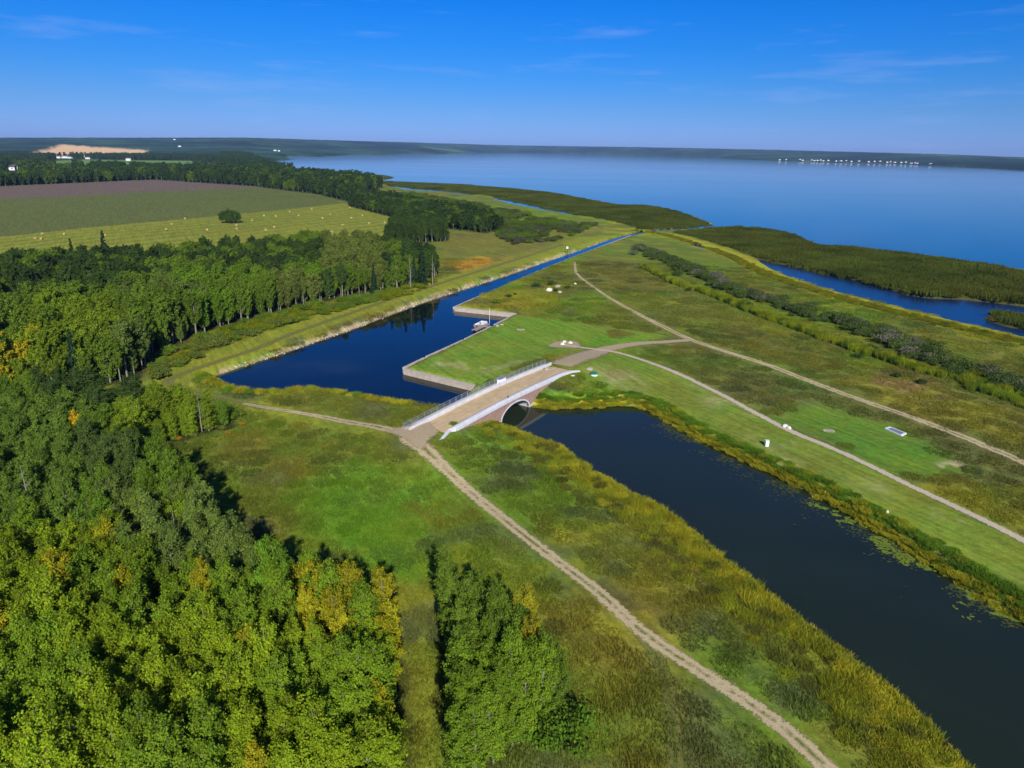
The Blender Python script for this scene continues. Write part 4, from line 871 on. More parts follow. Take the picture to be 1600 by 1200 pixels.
def spruce(seed, h, w, leaf=.5):
    r_ = np.random.default_rng(seed); tr = MB(); tr.tube([(0, 0, -.4), (0, 0, h * .5), (0, 0, h)], [.02 * h, .012 * h, .01], 6); P = []; O = []
    for k in np.linspace(.06, .98, int(h * 2.0)):
        z = h * k; rr = w * .5 * (1 - k) ** .85 + .12; m_ = max(4, int(rr * 7))
        for a in r_.uniform(0, 6.283, m_):
            n_ = 7; t = np.linspace(.25, 1, n_)[:, None] * r_.uniform(.7, 1.1)
            P.append(np.hstack([np.cos(a) * rr * t, np.sin(a) * rr * t, z - .28 * rr * t]) + r_.normal(0, .08, (n_, 3))); O.append(np.tile([math.cos(a), math.sin(a), .3], (n_, 1)))
    return tr.mesh('trunk', M['bark_dark'], smooth_sh=True), leaf_mesh('crown', np.vstack(P), leaf, r_, .1, out=np.vstack(O))
def shrub(seed, w, h, n, leaf):
    r_ = np.random.default_rng(seed); tr = MB(); P = []; O = []; k = 9
    for i in range(k):
        a = i * 2.4 + r_.normal(0, .3); rad = w * .5 * math.sqrt((i + .5) / k) * .8; hh = h * (1 - .45 * (rad / (w * .5)) ** 2) * r_.uniform(.75, 1.05)
        c = np.array([math.cos(a) * rad, math.sin(a) * rad, hh * .66]); tr.tube([(c[0] * .15, c[1] * .15, -.2), c * [.6, .6, .6], c], [.06, .04, .015], 5, False)
        d = r_.normal(size=(n // k, 3)); d /= np.linalg.norm(d, axis=1)[:, None]; q = c + d * np.array([w * .24, w * .24, hh * .38]) * (r_.random((n // k, 1)) ** .4)
        P.append(q); O.append(d)
    P = np.vstack(P); P[:, 2] = np.maximum(P[:, 2], .08)
    return tr.mesh('stem', M['bark_dark']), leaf_mesh('foliage', P, leaf, r_, .25, out=np.vstack(O))
def tuft_patch(seed, rad, n, h, wd, spread=.5, seedhead=0.0):
    """a patch of grass: many clumps of three leaning blades"""
    r_ = np.random.default_rng(seed); nb = 3; m_ = n * nb
    c = r_.uniform(-1, 1, (n * 2, 2)); c = c[(c ** 2).sum(1) < 1][:n] * rad; n = len(c); m_ = n * nb
    b = np.repeat(c, nb, 0) + r_.normal(0, wd * .8, (m_, 2)); a = r_.uniform(0, 6.283, m_); hh = h * r_.uniform(.5, 1.25, m_) * np.repeat(r_.uniform(.7, 1.2, n), nb)
    lean = spread * hh * r_.uniform(.2, 1, m_); la = r_.uniform(0, 6.283, m_); ww = wd * r_.uniform(.6, 1.3, m_)
    base = np.c_[b, np.full(m_, -.08)]; side = np.c_[np.cos(a) * ww * .5, np.sin(a) * ww * .5, np.zeros(m_)]
    tip = base + np.c_[np.cos(la) * lean, np.sin(la) * lean, hh]
    V = np.stack([base - side, base + side, tip + side * .35, tip - side * .35], 1).reshape(-1, 3)
    me = mesh_np('tuft', V, np.arange(m_ * 4).reshape(m_, 4), M['grass'])
    at = me.attributes.new('leaf', 'FLOAT', 'POINT'); at.data.foreach_set('value', np.repeat(np.repeat(r_.random(n), nb) * .6 + .4 * r_.random(m_), 4).astype(np.float32))
    return me

def scatter_stuff(name, label, sources, pts, rot, scl, idx, tint, cat=None):
    """one 'stuff' object: geometry nodes put a copy of one of the sources on every point"""
    c = bpy.data.collections.new(name + '_kinds')
    for i, me in enumerate(sources):
        o = bpy.data.objects.new(f'{name}_{i:02d}', me); c.objects.link(o)
    n = len(pts); me = bpy.data.meshes.new(name); me.vertices.add(n); me.vertices.foreach_set('co', np.asarray(pts, np.float32).ravel())
    def at(k, t, v, f):
        a = me.attributes.new(k, t, 'POINT'); a.data.foreach_set(f, np.asarray(v).ravel())
    R = np.zeros((n, 3), np.float32); R[:, 2] = rot; at('rot', 'FLOAT_VECTOR', R, 'vector')
    sc = np.asarray(scl, np.float32); sc = np.repeat(sc[:, None], 3, 1) if sc.ndim == 1 else sc; at('scl', 'FLOAT_VECTOR', sc, 'vector')
    at('idx', 'INT', np.asarray(idx, np.int32), 'value')
    t4 = np.ones((n, 4), np.float32); t4[:, :3] = tint; at('tint', 'FLOAT_COLOR', t4, 'color')
    o = obj(name, me); ng = bpy.data.node_groups.new(name, 'GeometryNodeTree')
    ng.interface.new_socket('Geometry', in_out='INPUT', socket_type='NodeSocketGeometry'); ng.interface.new_socket('Geometry', in_out='OUTPUT', socket_type='NodeSocketGeometry')
    gi, go = ng.nodes.new('NodeGroupInput'), ng.nodes.new('NodeGroupOutput')
    ci = ng.nodes.new('GeometryNodeCollectionInfo'); ci.inputs['Collection'].default_value = c; ci.inputs['Separate Children'].default_value = True; ci.inputs['Reset Children'].default_value = True
    ip = ng.nodes.new('GeometryNodeInstanceOnPoints'); ip.inputs['Pick Instance'].default_value = True
    def named(k, t):
        q = ng.nodes.new('GeometryNodeInputNamedAttribute'); q.data_type = t; q.inputs['Name'].default_value = k; return [s_ for s_ in q.outputs if s_.enabled and s_.name == 'Attribute'][0]
    l = ng.links.new
    l(gi.outputs[0], ip.inputs['Points']); l(ci.outputs[0], ip.inputs['Instance']); l(named('idx', 'INT'), ip.inputs['Instance Index'])
    l(named('rot', 'FLOAT_VECTOR'), ip.inputs['Rotation']); l(named('scl', 'FLOAT_VECTOR'), ip.inputs['Scale']); l(ip.outputs[0], go.inputs[0])
    o.modifiers.new('scatter', 'NODES').node_group = ng
    tag(o, label, cat, kind='stuff'); return o
def poisson(poly, step, jitter=.45, seed=1, inside=0.0):
    r_ = np.random.default_rng(seed); lo, hi = poly.min(0), poly.max(0)
    gx, gy = np.arange(lo[0], hi[0], step), np.arange(lo[1], hi[1], step * .87)
    X, Y = np.meshgrid(gx, gy); X = X + (np.arange(len(gy)) % 2)[:, None] * step * .5
    X = X.ravel() + r_.uniform(-jitter, jitter, X.size) * step; Y = Y.ravel() + r_.uniform(-jitter, jitter, Y.size) * step
    m_ = sd_poly(X, Y, poly) < -inside; return X[m_], Y[m_]
def in_view(x, y, z=5.0, pad=60):
    px, py = PX(x, y, np.zeros_like(x) + z); return (px > -pad) & (px < 1600 + pad) & (py < 1200 + pad * 2.2)

TG = 1.22
T = {k: s2l(*v) * TG for k, v in dict(lime=(116, 134, 28), green=(88, 116, 32), grey=(96, 114, 48), dark=(62, 82, 36), gold=(172, 146, 28), rust=(170, 84, 40), bright=(98, 130, 34), spruce=(38, 58, 36), mid=(92, 114, 34), olive=(98, 110, 46), deep=(50, 68, 32), willow=(84, 98, 46), greywillow=(104, 102, 84)).items()}
Z_GREYASPEN = [(150, 760), (300, 740), (380, 800), (430, 880), (380, 930), (270, 900), (180, 860)]
def in_px(px, py, poly): return sd_poly(px, py, np.array(poly, float)) < 0
def tree_tint(x, y, h, r_):
    """colour of a tree's leaves by where it stands"""
    px, py = PX(x, y, height(x, y) + h * .7); n = len(x); rnd = r_.random(n); nz = noise(x, y, 12, 51, 3)
    c = np.tile(T['green'], (n, 1))
    def put(m_, col): c[m_] = col
    near = py > 850; put(near, T['lime']); put(near & (nz > .56), T['green'] * .6 + T['lime'] * .4); put(near & (nz < .34), T['bright'] * .5 + T['lime'] * .5)
    put(near & (px > 440) & (px < 660) & (rnd < .42) & (py < 1010), T['gold'] * .4 + T['lime'] * .6); put(near & (rnd > .98), T['gold'] * .45 + T['lime'] * .55)
    put(in_px(px, py, Z_GREYASPEN), T['grey']); put((px > 400) & (px < 470) & (py > 820) & (py < 930), T['bright'])
    st = (px > 668) & (py > 850); put(st, T['green'] * .65 + T['lime'] * .35); put(st & (nz > .5), T['mid']); put(st & (rnd < .07), T['gold'] * .45 + T['green'] * .55)
    m3 = (py <= 850) & (py > 585); put(m3 & (nz > .5), T['mid'] * .5 + T['green'] * .5); put(m3 & (nz < .36), T['lime'] * .6 + T['green'] * .4); put(m3 & (px < 140) & (py > 640), T['green'] * .55 + T['grey'] * .45)
    put(m3 & (px > 170) & (px < 345) & (py < 700), T['lime'] * .7 + T['mid'] * .3); put(m3 & (px > 60) & (px < 230) & (py < 640), T['dark']); put(m3 & (px > 130) & (px < 220) & (py > 700) & (py < 770), T['dark'] * .6 + T['grey'] * .4)
    m4 = py <= 585; put(m4, T['dark']); put(m4 & (nz > .58), T['deep']); put(m4 & (nz < .40), T['mid'])
    put(m4 & (px < 240) & (py > 455), T['mid']); put(m4 & (px < 190) & (py > 470) & (nz < .52), T['lime'] * .55 + T['mid'] * .4)
    put(m4 & (px < 75) & (py > 520) & (py < 590) & (rnd < .5), T['gold'] * .55 + T['lime'] * .45); put(m4 & (px > 185) & (px < 500) & (py > 435 - (px - 185) * .05), T['bright'] * .75 + T['lime'] * .1); put(m4 & (px > 185) & (px < 500) & (py > 435 - (px - 185) * .05) & (noise(x, y, 16, 57, 3) > .5), T['mid'] * .9 + T['green'] * .1); put(m4 & (px > 185) & (px < 500) & (py > 435) & (noise(x, y, 16, 58, 3) > .56), T['grey'] * .85)
    put(m4 & (px > 430) & (px < 520) & (py > 430) & (py < 480), T['olive']); put(m4 & (px > 420) & (px < 520) & (py < 385) & (py > 345), T['mid']); put(m4 & (px > 500) & (px < 600) & (py < 420) & (py > 355), T['olive'])
    put(m4 & (px > 590) & (px < 705) & (py < 385), T['dark'])
    far = np.hypot(x, y) > 430; put(far, T['dark'] * .9); put(far & (nz > .55), T['deep']); put(far & (nz < .36), T['mid'] * .8)
    return c * (.80 + .40 * r_.random(n))[:, None]

# ------------------------------------------------------------------ trees: the 300 nearest poplars one by one
near_kinds = [poplar(100 + i, h, w, 44, 190, .13, .04, round_=2) for i, (h, w) in enumerate([(8.5, 2.3), (9.3, 2.4), (7.6, 2.3), (9.8, 2.5), (8.2, 2.8), (9.0, 2.0), (8.8, 2.1), (7.9, 2.6)])]
tall_kinds = [poplar(200 + i, h, w, 36, 110, .30, b, round_=2) for i, (h, w, b) in enumerate([(12, 4.0, .2), (13, 4.4, .34), (11, 4.4, .10), (13.5, 4.0, .38), (10, 4.6, .06), (12.5, 3.6, .15)])]
far_kinds = [poplar(300 + i, h, w, 24, 34, .95, .08, round_=2) for i, (h, w) in enumerate([(13, 6), (14.5, 7), (12, 7)])]
spruce_kinds = [spruce(400 + i, h, w) for i, (h, w) in enumerate([(15, 4.6), (13, 4.2), (17, 5.0)])]
def tree_crown_mesh_joined(kind):               # trunk and crown in one mesh, for the mass of the wood
    t, c = kind; a = bpy.data.meshes.new('tree')
    vt = np.zeros(len(t.vertices) * 3, np.float32); t.vertices.foreach_get('co', vt); vc = np.zeros(len(c.vertices) * 3, np.float32); c.vertices.foreach_get('co', vc)
    tf = [tuple(p.vertices) for p in t.polygons]; nt_ = len(t.vertices); cf = np.arange(len(c.vertices)).reshape(-1, 4) + nt_
    a.from_pydata(np.vstack([vt.reshape(-1, 3), vc.reshape(-1, 3)]).tolist(), [], tf + [tuple(map(int, q)) for q in cf])
    a.materials.append(M['bark_pale']); a.materials.append(M['leaf'])
    mi = np.zeros(len(a.polygons), np.int32); mi[len(tf):] = 1; a.polygons.foreach_set('material_index', mi)
    lv = np.zeros(len(c.vertices), np.float32); c.attributes['leaf'].data.foreach_get('value', lv)
    at = a.attributes.new('leaf', 'FLOAT', 'POINT'); at.data.foreach_set('value', np.r_[np.zeros(nt_, np.float32), lv]); return a
def fix_missing(x, y, m_): return x[m_], y[m_]

r_t = np.random.default_rng(5)
X1, Y1 = poisson(F_NEAR, 1.75, .42, 3, .5); X2, Y2 = poisson(F_STAND, 1.6, .42, 4, .3)
X3, Y3 = poisson(F_MID, 4.0, .42, 6)
X = np.r_[X1, X2]; Y = np.r_[Y1, Y2]
thin = (noise(X, Y, 7, 61, 2) > .18)
m_ = in_view(X, Y, 4.0, 130) & thin; X, Y = X[m_], Y[m_]
px, py = PX(X, Y, 4.0 + np.zeros_like(X)); vis = (px > -10) & (px < 1610) & (py < 1230)
dist = np.hypot(np.hypot(X, Y), CAM_H) + np.where(vis, 0, 1e5)
order = np.argsort(dist); single = np.zeros(len(X), bool); single[order[:300]] = True
tints = tree_tint(X, Y, 8.0, r_t); big = np.hypot(X, Y) > 105
NEARZ = height(X, Y)
GOLDC = T['gold']
def colour_word(c):
    h_, v_ = c[0] / max(c[1], 1e-6), c[1]
    hue = 'golden yellow' if h_ > 1.0 else 'grey green' if c[2] / c[1] > .22 else 'lime' if h_ > .735 else 'yellow green' if h_ > .66 else 'fresh green' if h_ > .55 else 'deep green'
    return ('pale ' if v_ > .27 else 'dark ' if v_ < .2 else '') + hue
def place_word(px, py, x, y):
    if px > 668:
        u = 'far tip' if py < 955 else 'upper third' if py < 1000 else 'middle' if py < 1060 else 'lower third' if py < 1115 else 'bottom'
        v = 'along the lane' if px < 705 else 'left of centre' if px < 745 else 'in the centre' if px < 785 else 'right of centre' if px < 825 else 'on the meadow side'
        return f'in the small right stand, {u}, {v}'
    if px > 590: return 'beside the grass lane, ' + ('at the lawn end' if py < 940 else 'below the golden trees' if py < 1000 else 'half way along' if py < 1070 else 'near the bottom' if py < 1130 else 'at the picture bottom')
    col = ['against the left edge', 'near the left edge', 'left of middle', 'just left of middle', 'just right of middle', 'right of middle', 'near the lane'][min(6, int(max(px, 0) / 85))]
    row = 'meadow edge' if py < 880 else 'upper rows' if py < 940 else 'middle rows' if py < 1000 else 'lower rows' if py < 1070 else 'second last row' if py < 1130 else 'bottom row'
    return f'{row} of the big stand, {col}'
protos = {}
r_s = np.random.default_rng(8)
for j in np.where(single)[0]:
    k = int(r_s.integers(len(near_kinds))); sc = r_s.uniform(.8, 1.15) * (.92 if px[j] > 668 else 1.0)
    if k not in protos:
        root = empty('poplar_tree', (0, 0, 0)); obj('trunk', near_kinds[k][0], root); obj('crown', near_kinds[k][1], root); protos[k] = root
    else: root = copy_tree(protos[k])
    root.location = (X[j], Y[j], NEARZ[j]); root.rotation_euler = (r_s.normal(0, .03), r_s.normal(0, .03), r_s.uniform(0, 6.283)); root.scale = (sc, sc, sc * r_s.uniform(.92, 1.12))
    for ch in root.children:
        if ch.name.startswith('crown'): ch['tint'] = [float(v) for v in tints[j]]
    size = 'tall' if sc > 1.06 else 'small' if sc < .86 else 'slender' if k in (5, 6) else 'broad' if k in (4, 7) else 'upright'
    tag(root, f'{size} {colour_word(tints[j])} poplar {place_word(px[j], py[j], X[j], Y[j])}', 'tree', 'young poplars of the near wood')

near_joined = [tree_crown_mesh_joined(k) for k in near_kinds]; tall_joined = [tree_crown_mesh_joined(k) for k in tall_kinds]; far_joined = [tree_crown_mesh_joined(k) for k in far_kinds]
rest = ~single
n = rest.sum(); sc = r_s.uniform(.8, 1.2, n) * np.where(big[rest], 1.0, 1.0)
qx, qy = PX(X[rest], Y[rest], NEARZ[rest]); sc = sc * np.where(qy < 735, np.interp(qx, [100, 190, 300, 375], [.95, .72, .62, .40]), 1.0)
wd = np.where((qy < 735) & (qx > 100), r_s.uniform(1.05, 1.7, n), 1.0); sc = sc * np.where((qy < 735) & (qx > 100), r_s.uniform(.65, 1.3, n), 1.0); sc = np.c_[sc * wd, sc * wd, sc * r_s.uniform(.85, 1.1, n)]
scatter_stuff('poplar_wood', 'rest of the near poplar wood standing as one mass', near_joined, np.c_[X[rest], Y[rest], NEARZ[rest]], r_s.uniform(0, 6.28, n), sc, r_s.integers(0, len(near_joined), n), tints[rest])

# the middle wood beyond the levee: tall aspens, one mass
CLEAR = [(20, 266, 13), (101, 248, 14), (137, 249, 7), (201, 251, 5)]          # yards of the far houses
def wood(name, label, polys, step, kinds, seed, scale=1.0, dens=.2, hh=12.0, tfun=None):
    r_ = np.random.default_rng(seed); xs, ys = [], []
    for p in polys:
        a, b = poisson(p, step, .42, seed); xs.append(a); ys.append(b)
    x, y = np.concatenate(xs), np.concatenate(ys); k = in_view(x, y, 8, 130) & (noise(x, y, step * 4, 71, 2) > dens); x, y = x[k], y[k]
    bx, by = PX(x, y, 1 + 0 * x); k = np.ones(len(x), bool)
    for cx_, cy_, w_ in CLEAR: k &= ~((abs(bx - cx_) < w_) & (by > cy_ - 2) & (by < cy_ + 22))
    x, y = x[k], y[k]; z = height(x, y); t = tree_tint(x, y, hh, r_) if tfun is None else tfun(x, y, r_); n = len(x)
    s_ = (.6 + .65 * r_.random(n) ** .8) * scale
    scatter_stuff(name, label, kinds, np.c_[x, y, z], r_.uniform(0, 6.28, n), s_, r_.integers(0, len(kinds), n), t); return n
counts = {}
counts['mid'] = wood('aspen_wood', 'dense mixed wood between the levee and the hay field', [F_MID], 2.75, tall_joined, 12, .80)
counts['clump'] = wood('dark_grove', 'dark compact grove at the near corner of the hay field', [F_CLUMP], 3.6, tall_joined, 13, .76, .0)
counts['band'] = wood('lakeside_wood', 'broad belt of wood between hay field and lake marsh', [F_BAND], 4.4, far_joined, 14, .55, .05)
counts['back'] = wood('field_edge_wood', 'dark wood behind the ploughed field', [F_BACK], 6.5, far_joined, 15, .9, .12)
# farther woods: between the fields, thinned out towards the horizon
FARW = WL([(-500, 275), (-100, 262), (430, 268), (480, 272), (425, 256), (400, 249), (380, 244), (-500, 246)], 3)
def far_tint(x, y, r_): return np.tile(T['dark'] * .85, (len(x), 1)) * (.75 + .5 * r_.random(len(x)))[:, None]
def far_woods():
    r_ = np.random.default_rng(16); x, y = poisson(FARW, 12, .45, 16)
    k = in_view(x, y, 8, 60) & (lake_sd(x, y) > 15) & (sd_poly(x, y, GREENFIELD) > 0) & (noise(x, y, 190, 77, 3) > .40); x, y = x[k], y[k]; bx, by = PX(x, y, 1 + 0 * x); k = np.ones(len(x), bool)
    for cx_, cy_, w_ in CLEAR: k &= ~((abs(bx - cx_) < w_) & (by > cy_ - 2) & (by < cy_ + 22))
    x, y = x[k], y[k]; n = len(x)
    scatter_stuff('distant_wood', 'patchwork of distant dark woods between far fields and the bay', far_joined, np.c_[x, y, height(x, y)], r_.uniform(0, 6.28, n), r_.uniform(.7, 1.15, n), r_.integers(0, 3, n), far_tint(x, y, r_)); return n
counts['far'] = far_woods()

# single trees that stand out
def single_tree(px, py, kind, label, cat='tree', tint=None, scale=1.0, name='aspen_tree', z=1.4, group=None, rz=0.0):
    w = on_ground(px, py, z); root = empty(name, tuple(w), rz); obj('trunk', kind[0], root)
    if kind[1] is not None: c = obj('crown', kind[1], root); c['tint'] = [float(v) for v in tint]
    root.scale = (scale,) * 3; tag(root, label, cat, group); return root
single_tree(131, 735, near_kinds[3], 'golden yellow birch rising out of the green wood on the left', tint=T['gold'] * 1.15, scale=1.0, name='birch_tree')
bare_kinds = [poplar(500 + i, h, 3.0, 16, 1, .3, .35, bare=True) for i, h in enumerate((12, 14, 10))]
for i, (px_, py_, lab) in enumerate([(316, 676, 'bare pale dead trunk at the tip of the left wood'), (66, 870, 'bare pale dead tree in the left wood near the golden birch'), (70, 745, 'bare pale snag at the left edge of the wood'), (676, 447, 'bare pale dead aspen at the right tip of the middle wood'), (642, 452, 'bare pale trunk in front of the spruces of the middle wood'), (95, 770, 'bare pale snag below the golden birch'), (285, 905, 'bare white trunk among the grey aspens'), (620, 452, 'thin bare trunk left of the spruces in the middle wood')]):
    single_tree(px_, py_, bare_kinds[i % 3], lab, scale=[.62, .9, .8, 1.0, .9, .7, .8, .9][i], name='dead_tree', group='bare dead trees')
for i, (px_, py_, lab) in enumerate([(660, 446, 'dark spruce at the right tip of the middle wood, tallest of its group'), (648, 449, 'dark spruce next to the bare trunk in the middle wood'), (632, 446, 'dark narrow spruce at the right end of the middle wood'), (610, 452, 'dark spruce above the canal levee in the middle wood'), (585, 458, 'dark spruce left of the spruce row by the levee'), (170, 430, 'spruce whose tip rises above the wood before the hay field'), (118, 428, 'spruce tip left of the tallest one before the hay field'), (215, 438, 'small spruce tip in the wood before the hay field'), (122, 598, 'dark blue green spruce in the left wood by the levee track'), (170, 596, 'dark spruce beside the levee track at the wood corner'), (705, 990, 'dark narrow spruce at the far left corner of the small stand')]):
    w_ = single_tree(px_, py_, spruce_kinds[i % 3], lab, tint=T['spruce'] * (1.1 + .15 * (i % 3)), scale=[1.0, .85, .9, .8, .75, 1.0, .9, .8, .7, .65, .5][i], name='spruce_tree', group='dark spruces')

# tree clump alone on the hay field
def clump():
    w = on_ground(359, 349); root = empty('tree_clump', tuple(w)); tag(root, 'lone dense clump of dark trees standing on the hay field', 'tree clump')
    r_ = np.random.default_rng(9)
    for i, (dx, dy, s_) in enumerate([(-4.2, 0, 1.0), (-1.0, 1.2, 1.15), (2.6, -.5, 1.1), (4.8, 1, .95), (.6, -1.8, 1.0), (-2.8, 2.4, 1.0), (3.2, 2.5, 1.05)]):
        for nm, me in zip(('trunk', 'crown'), CLUMP_KINDS[i % 3]):
            o = obj(nm, me, root, (dx, dy, 0), i * 1.3); o.scale = (s_, s_, s_)
            if nm == 'crown': o['tint'] = [float(v) for v in T['dark'] * (.95 + .05 * i)]
CLUMP_KINDS = [shrub(650 + i, 5.4, 8.6, 1500, .5) for i in range(3)]
clump()

# ------------------------------------------------------------------ shrubs, one by one
shrub_kinds = [shrub(600 + i, w, h, 1300, .24) for i, (w, h) in enumerate([(5.0, 2.6), (4.2, 2.2), (6.0, 3.0), (3.4, 2.0)])]
shrub_protos = {}
def put_shrub(x, y, k, sc, tint, label, group, name='willow_shrub', sz=1.0):
    if k not in shrub_protos:
        root = empty(name, (0, 0, 0)); obj('stem', shrub_kinds[k][0], root); obj('foliage', shrub_kinds[k][1], root); shrub_protos[k] = root
    else: root = copy_tree(shrub_protos[k]); root.name = name
    z = float(height(np.array([x]), np.array([y]))[0]); root.location = (x, y, max(z, 0)); root.rotation_euler = (0, 0, random.uniform(0, 6.28)); root.scale = (sc, sc, sc * sz)
    for ch in root.children:
        if ch.name.startswith('foliage'): ch['tint'] = [float(v) for v in tint]
    tag(root, label, 'shrub', group)
wl = resample(WILLOW_LINE, 2.2); r_ = np.random.default_rng(21)
for i, p in enumerate(wl):
    tt = i / len(wl)
    for rep in range(3 if noise(p[:1], p[1:2], 14, 81, 2)[0] > .42 else 2):
        q = p + r_.normal(0, 3.0, 2); ppx, ppy = PX(q[0], q[1], 2.0)
        if ppx > 1640: continue
        grey = r_.random() < .2; t_ = (T['greywillow'] if grey else T['willow'] * .6 + T['dark'] * .4) * r_.uniform(.75, 1.15)
        where = ['first', 'second', 'third', 'fourth', 'fifth', 'sixth', 'seventh', 'eighth', 'ninth', 'tenth', 'eleventh', 'last'][int(np.clip((ppx - 1000) / 52, 0, 11))] + ' stretch of the thicket from the canal, ' + ('front row' if (q - p) @ np.array([.5, -.87]) > .9 else 'back row' if (q - p) @ np.array([.5, -.87]) < -.9 else 'middle row')
        sc_ = r_.uniform(.6, 1.25); put_shrub(q[0], q[1], int(r_.integers(4)), sc_, t_, f"{'large' if sc_ > .9 else 'low' if sc_ < .7 else 'mid sized'} {'grey leafless' if grey else 'dark green'} shrub, {where}", 'willow thicket along the marsh')
for i, (px_, py_, s_) in enumerate([(1058, 432, 1.0), (1118, 458, .8), (1165, 481, .9), (1235, 505, .55), (1215, 500, .5), (1360, 547, .7), (1342, 560, .5), (1400, 590, .6), (1075, 455, .5), (1440, 600, .55)]):
    w = on_ground(px_, py_); put_shrub(w[0], w[1], i % 4, s_, T['dark'] * r_.uniform(.8, 1.1), f"lone dark round bush {['left of the thicket start', 'in the gap below the thicket', 'under the thicket above the lime hedge', 'above the lime hedge, right of a smaller one', 'small one above the lime hedge', 'below the right thicket', 'beside the lime hedge end', 'in the ochre meadow', 'at the left end of the lime hedge', 'right of the lime hedge end'][i]}", 'lone bushes below the thicket', 'round_bush')
for i, (px_, py_, s_, lab) in enumerate([(838, 448, .75, 'dark bush left of the rubble heap'), (862, 446, .7, 'dark bush behind the large pale stone'), (886, 451, .6, 'dark bush right of the rubble heap'), (868, 456, .5, 'small bush in front of the rubble heap'), (776, 474, .7, 'green bush in the gold meadow near the basin corner'), (795, 465, .45, 'small bush beyond the green one in the gold meadow'), (805, 461, .4, 'smallest bush of the gold meadow by the canal'), (710, 668, .42, 'green bush between bridge parapet and wing wall')]):
    w = on_ground(px_, py_); put_shrub(w[0], w[1], (i + 1) % 4, s_, T['green'] if i in (4, 7) else T['dark'], lab, 'bushes of the peninsula', 'round_bush')
# fringe of bushes and saplings along the woods
k_ = 0
for line, sp, tn, grp, lab, nm in (([(210, 735), (222, 712), (260, 694), (300, 684), (345, 676), (378, 664)], 1.7, 'gold', 'orange bushes at the wood edge', 'low orange bush along the meadow edge of the left wood', 'berry_bush'),
                              ([(345, 655), (360, 660), (372, 656), (350, 648), (330, 650)], 1.6, 'mid', 'green bushes at the wood tip', 'dense green bush at the tip of the left wood', 'hazel_bush'),
                              ([(238, 575), (260, 560), (300, 540), (350, 520), (400, 506), (450, 492), (520, 474), (600, 460), (660, 449)], 3.2, 'mid', 'bushes between levee and middle wood', 'rounded green bush between the levee track and the middle wood', 'hazel_bush'),
                              ([(245, 590), (275, 572), (330, 545), (400, 520), (450, 505)], 3.4, 'olive', 'bushes between levee and middle wood', 'olive bush on the levee side of the middle wood', 'hazel_bush'),
                              ([(800, 1172), (832, 1152), (858, 1132)], 1.3, 'green', 'bushes at the foot of the small stand', 'yellow green bush at the near edge of the small stand', 'hazel_bush')):
    for p in resample(WL(line, 1.4), sp):
        q = p + r_.normal(0, 1.1, 2); t_ = (T['gold'] * .6 + T['rust'] * .3 if tn == 'gold' and r_.random() < .75 else T['olive'] if tn == 'gold' else T[tn]) * r_.uniform(.8, 1.15)
        sc_ = r_.uniform(.2, .4) if tn == 'gold' else r_.uniform(.45, 1.0); put_shrub(q[0], q[1], int(r_.integers(4)), sc_, t_, lab, grp, nm, 1.1)
for i, (px_, py_, s_, t_, lab) in enumerate([(248, 728, .42, T['rust'], 'rusty orange bush at the inner corner of the left wood'), (125, 778, .5, T['rust'] * .8, 'reddish brown bush inside the left wood below the golden birch')]):
    w = on_ground(px_, py_); put_shrub(w[0], w[1], 3, s_, t_, lab, 'rusty bushes', 'berry_bush', 1.4)
# shrub-covered ground by the lake on the left: a mass
def shrub_mass():
    r_ = np.random.default_rng(23); x, y = poisson(SHRUBS_L, 4.2, .45, 23); k = noise(x, y, 18, 28, 3) > .40; x, y = x[k], y[k]; n = len(x)
    j = [bpy.data.meshes.new_from_object(bpy.data.objects.new('t', k[1])) if False else k[1] for k in shrub_kinds]
    scatter_stuff('willow_scrub', 'dark willow scrub between the lakeside wood and the marsh', j, np.c_[x, y, height(x, y)], r_.uniform(0, 6.28, n), r_.uniform(.5, 1.5, n), r_.integers(0, 4, n), np.where((noise(x, y, 16, 29, 3) > .52)[:, None], T['mid'] * .8, np.where((r_.random(n) < .2)[:, None], T['greywillow'] * .7, T['willow'] * .75)) * (.8 + .4 * r_.random(n))[:, None])
shrub_mass()
def scrub():
    r_ = np.random.default_rng(24); x, y = poisson(SCRUB, 2.3, .45, 24); k = noise(x, y, 8, 25, 2) > .36; x, y = x[k], y[k]; n = len(x); nz = noise(x, y, 10, 26, 3)[:, None]
    t = np.where(nz > .55, T['lime'] * .6 + T['gold'] * .12, np.where(nz > .42, T['mid'], T['olive'])) * r_.uniform(.8, 1.15, n)[:, None]
    scatter_stuff('levee_scrub', 'waist high olive scrub between the levee and the middle wood', [q[1] for q in shrub_kinds], np.c_[x, y, height(x, y)], r_.uniform(0, 6.28, n), r_.uniform(.4, .8, n), r_.integers(0, 4, n), t)
scrub()

# ------------------------------------------------------------------ grasses and reeds (uncountable)
tufts = [tuft_patch(700 + i, 1.7, 170, h, .075, .6) for i, h in enumerate((.34, .45, .28, .55))]
tall_tufts = [tuft_patch(720 + i, 1.2, 190, h, .07, .45) for i, h in enumerate((1.1, 1.4, .9))]
reeds = [tuft_patch(740 + i, 3.2, 130, h, .30, .3) for i, h in enumerate((1.2, 1.35, 1.0))]
PATHS = [(ROAD1, 1.7), (TRACK1, 1.2), (PATH2, 1.2), (PATH3, 1.4), (ROAD3, 3.4)]
def free_of(x, y, margin=.6):
    ok = np.ones(len(x), bool)
    for p, w in PATHS: ok &= dist_line(x, y, p) > w + margin
    bs = (x - B0[0]) * BD[0] + (y - B0[1]) * BD[1]; bo = (x - B0[0]) * BN[0] + (y - B0[1]) * BN[1]
    ok &= ~((bs > -24) & (bs < 33) & (bo > -8.3 - margin) & (bo < .4 + margin))
    return ok
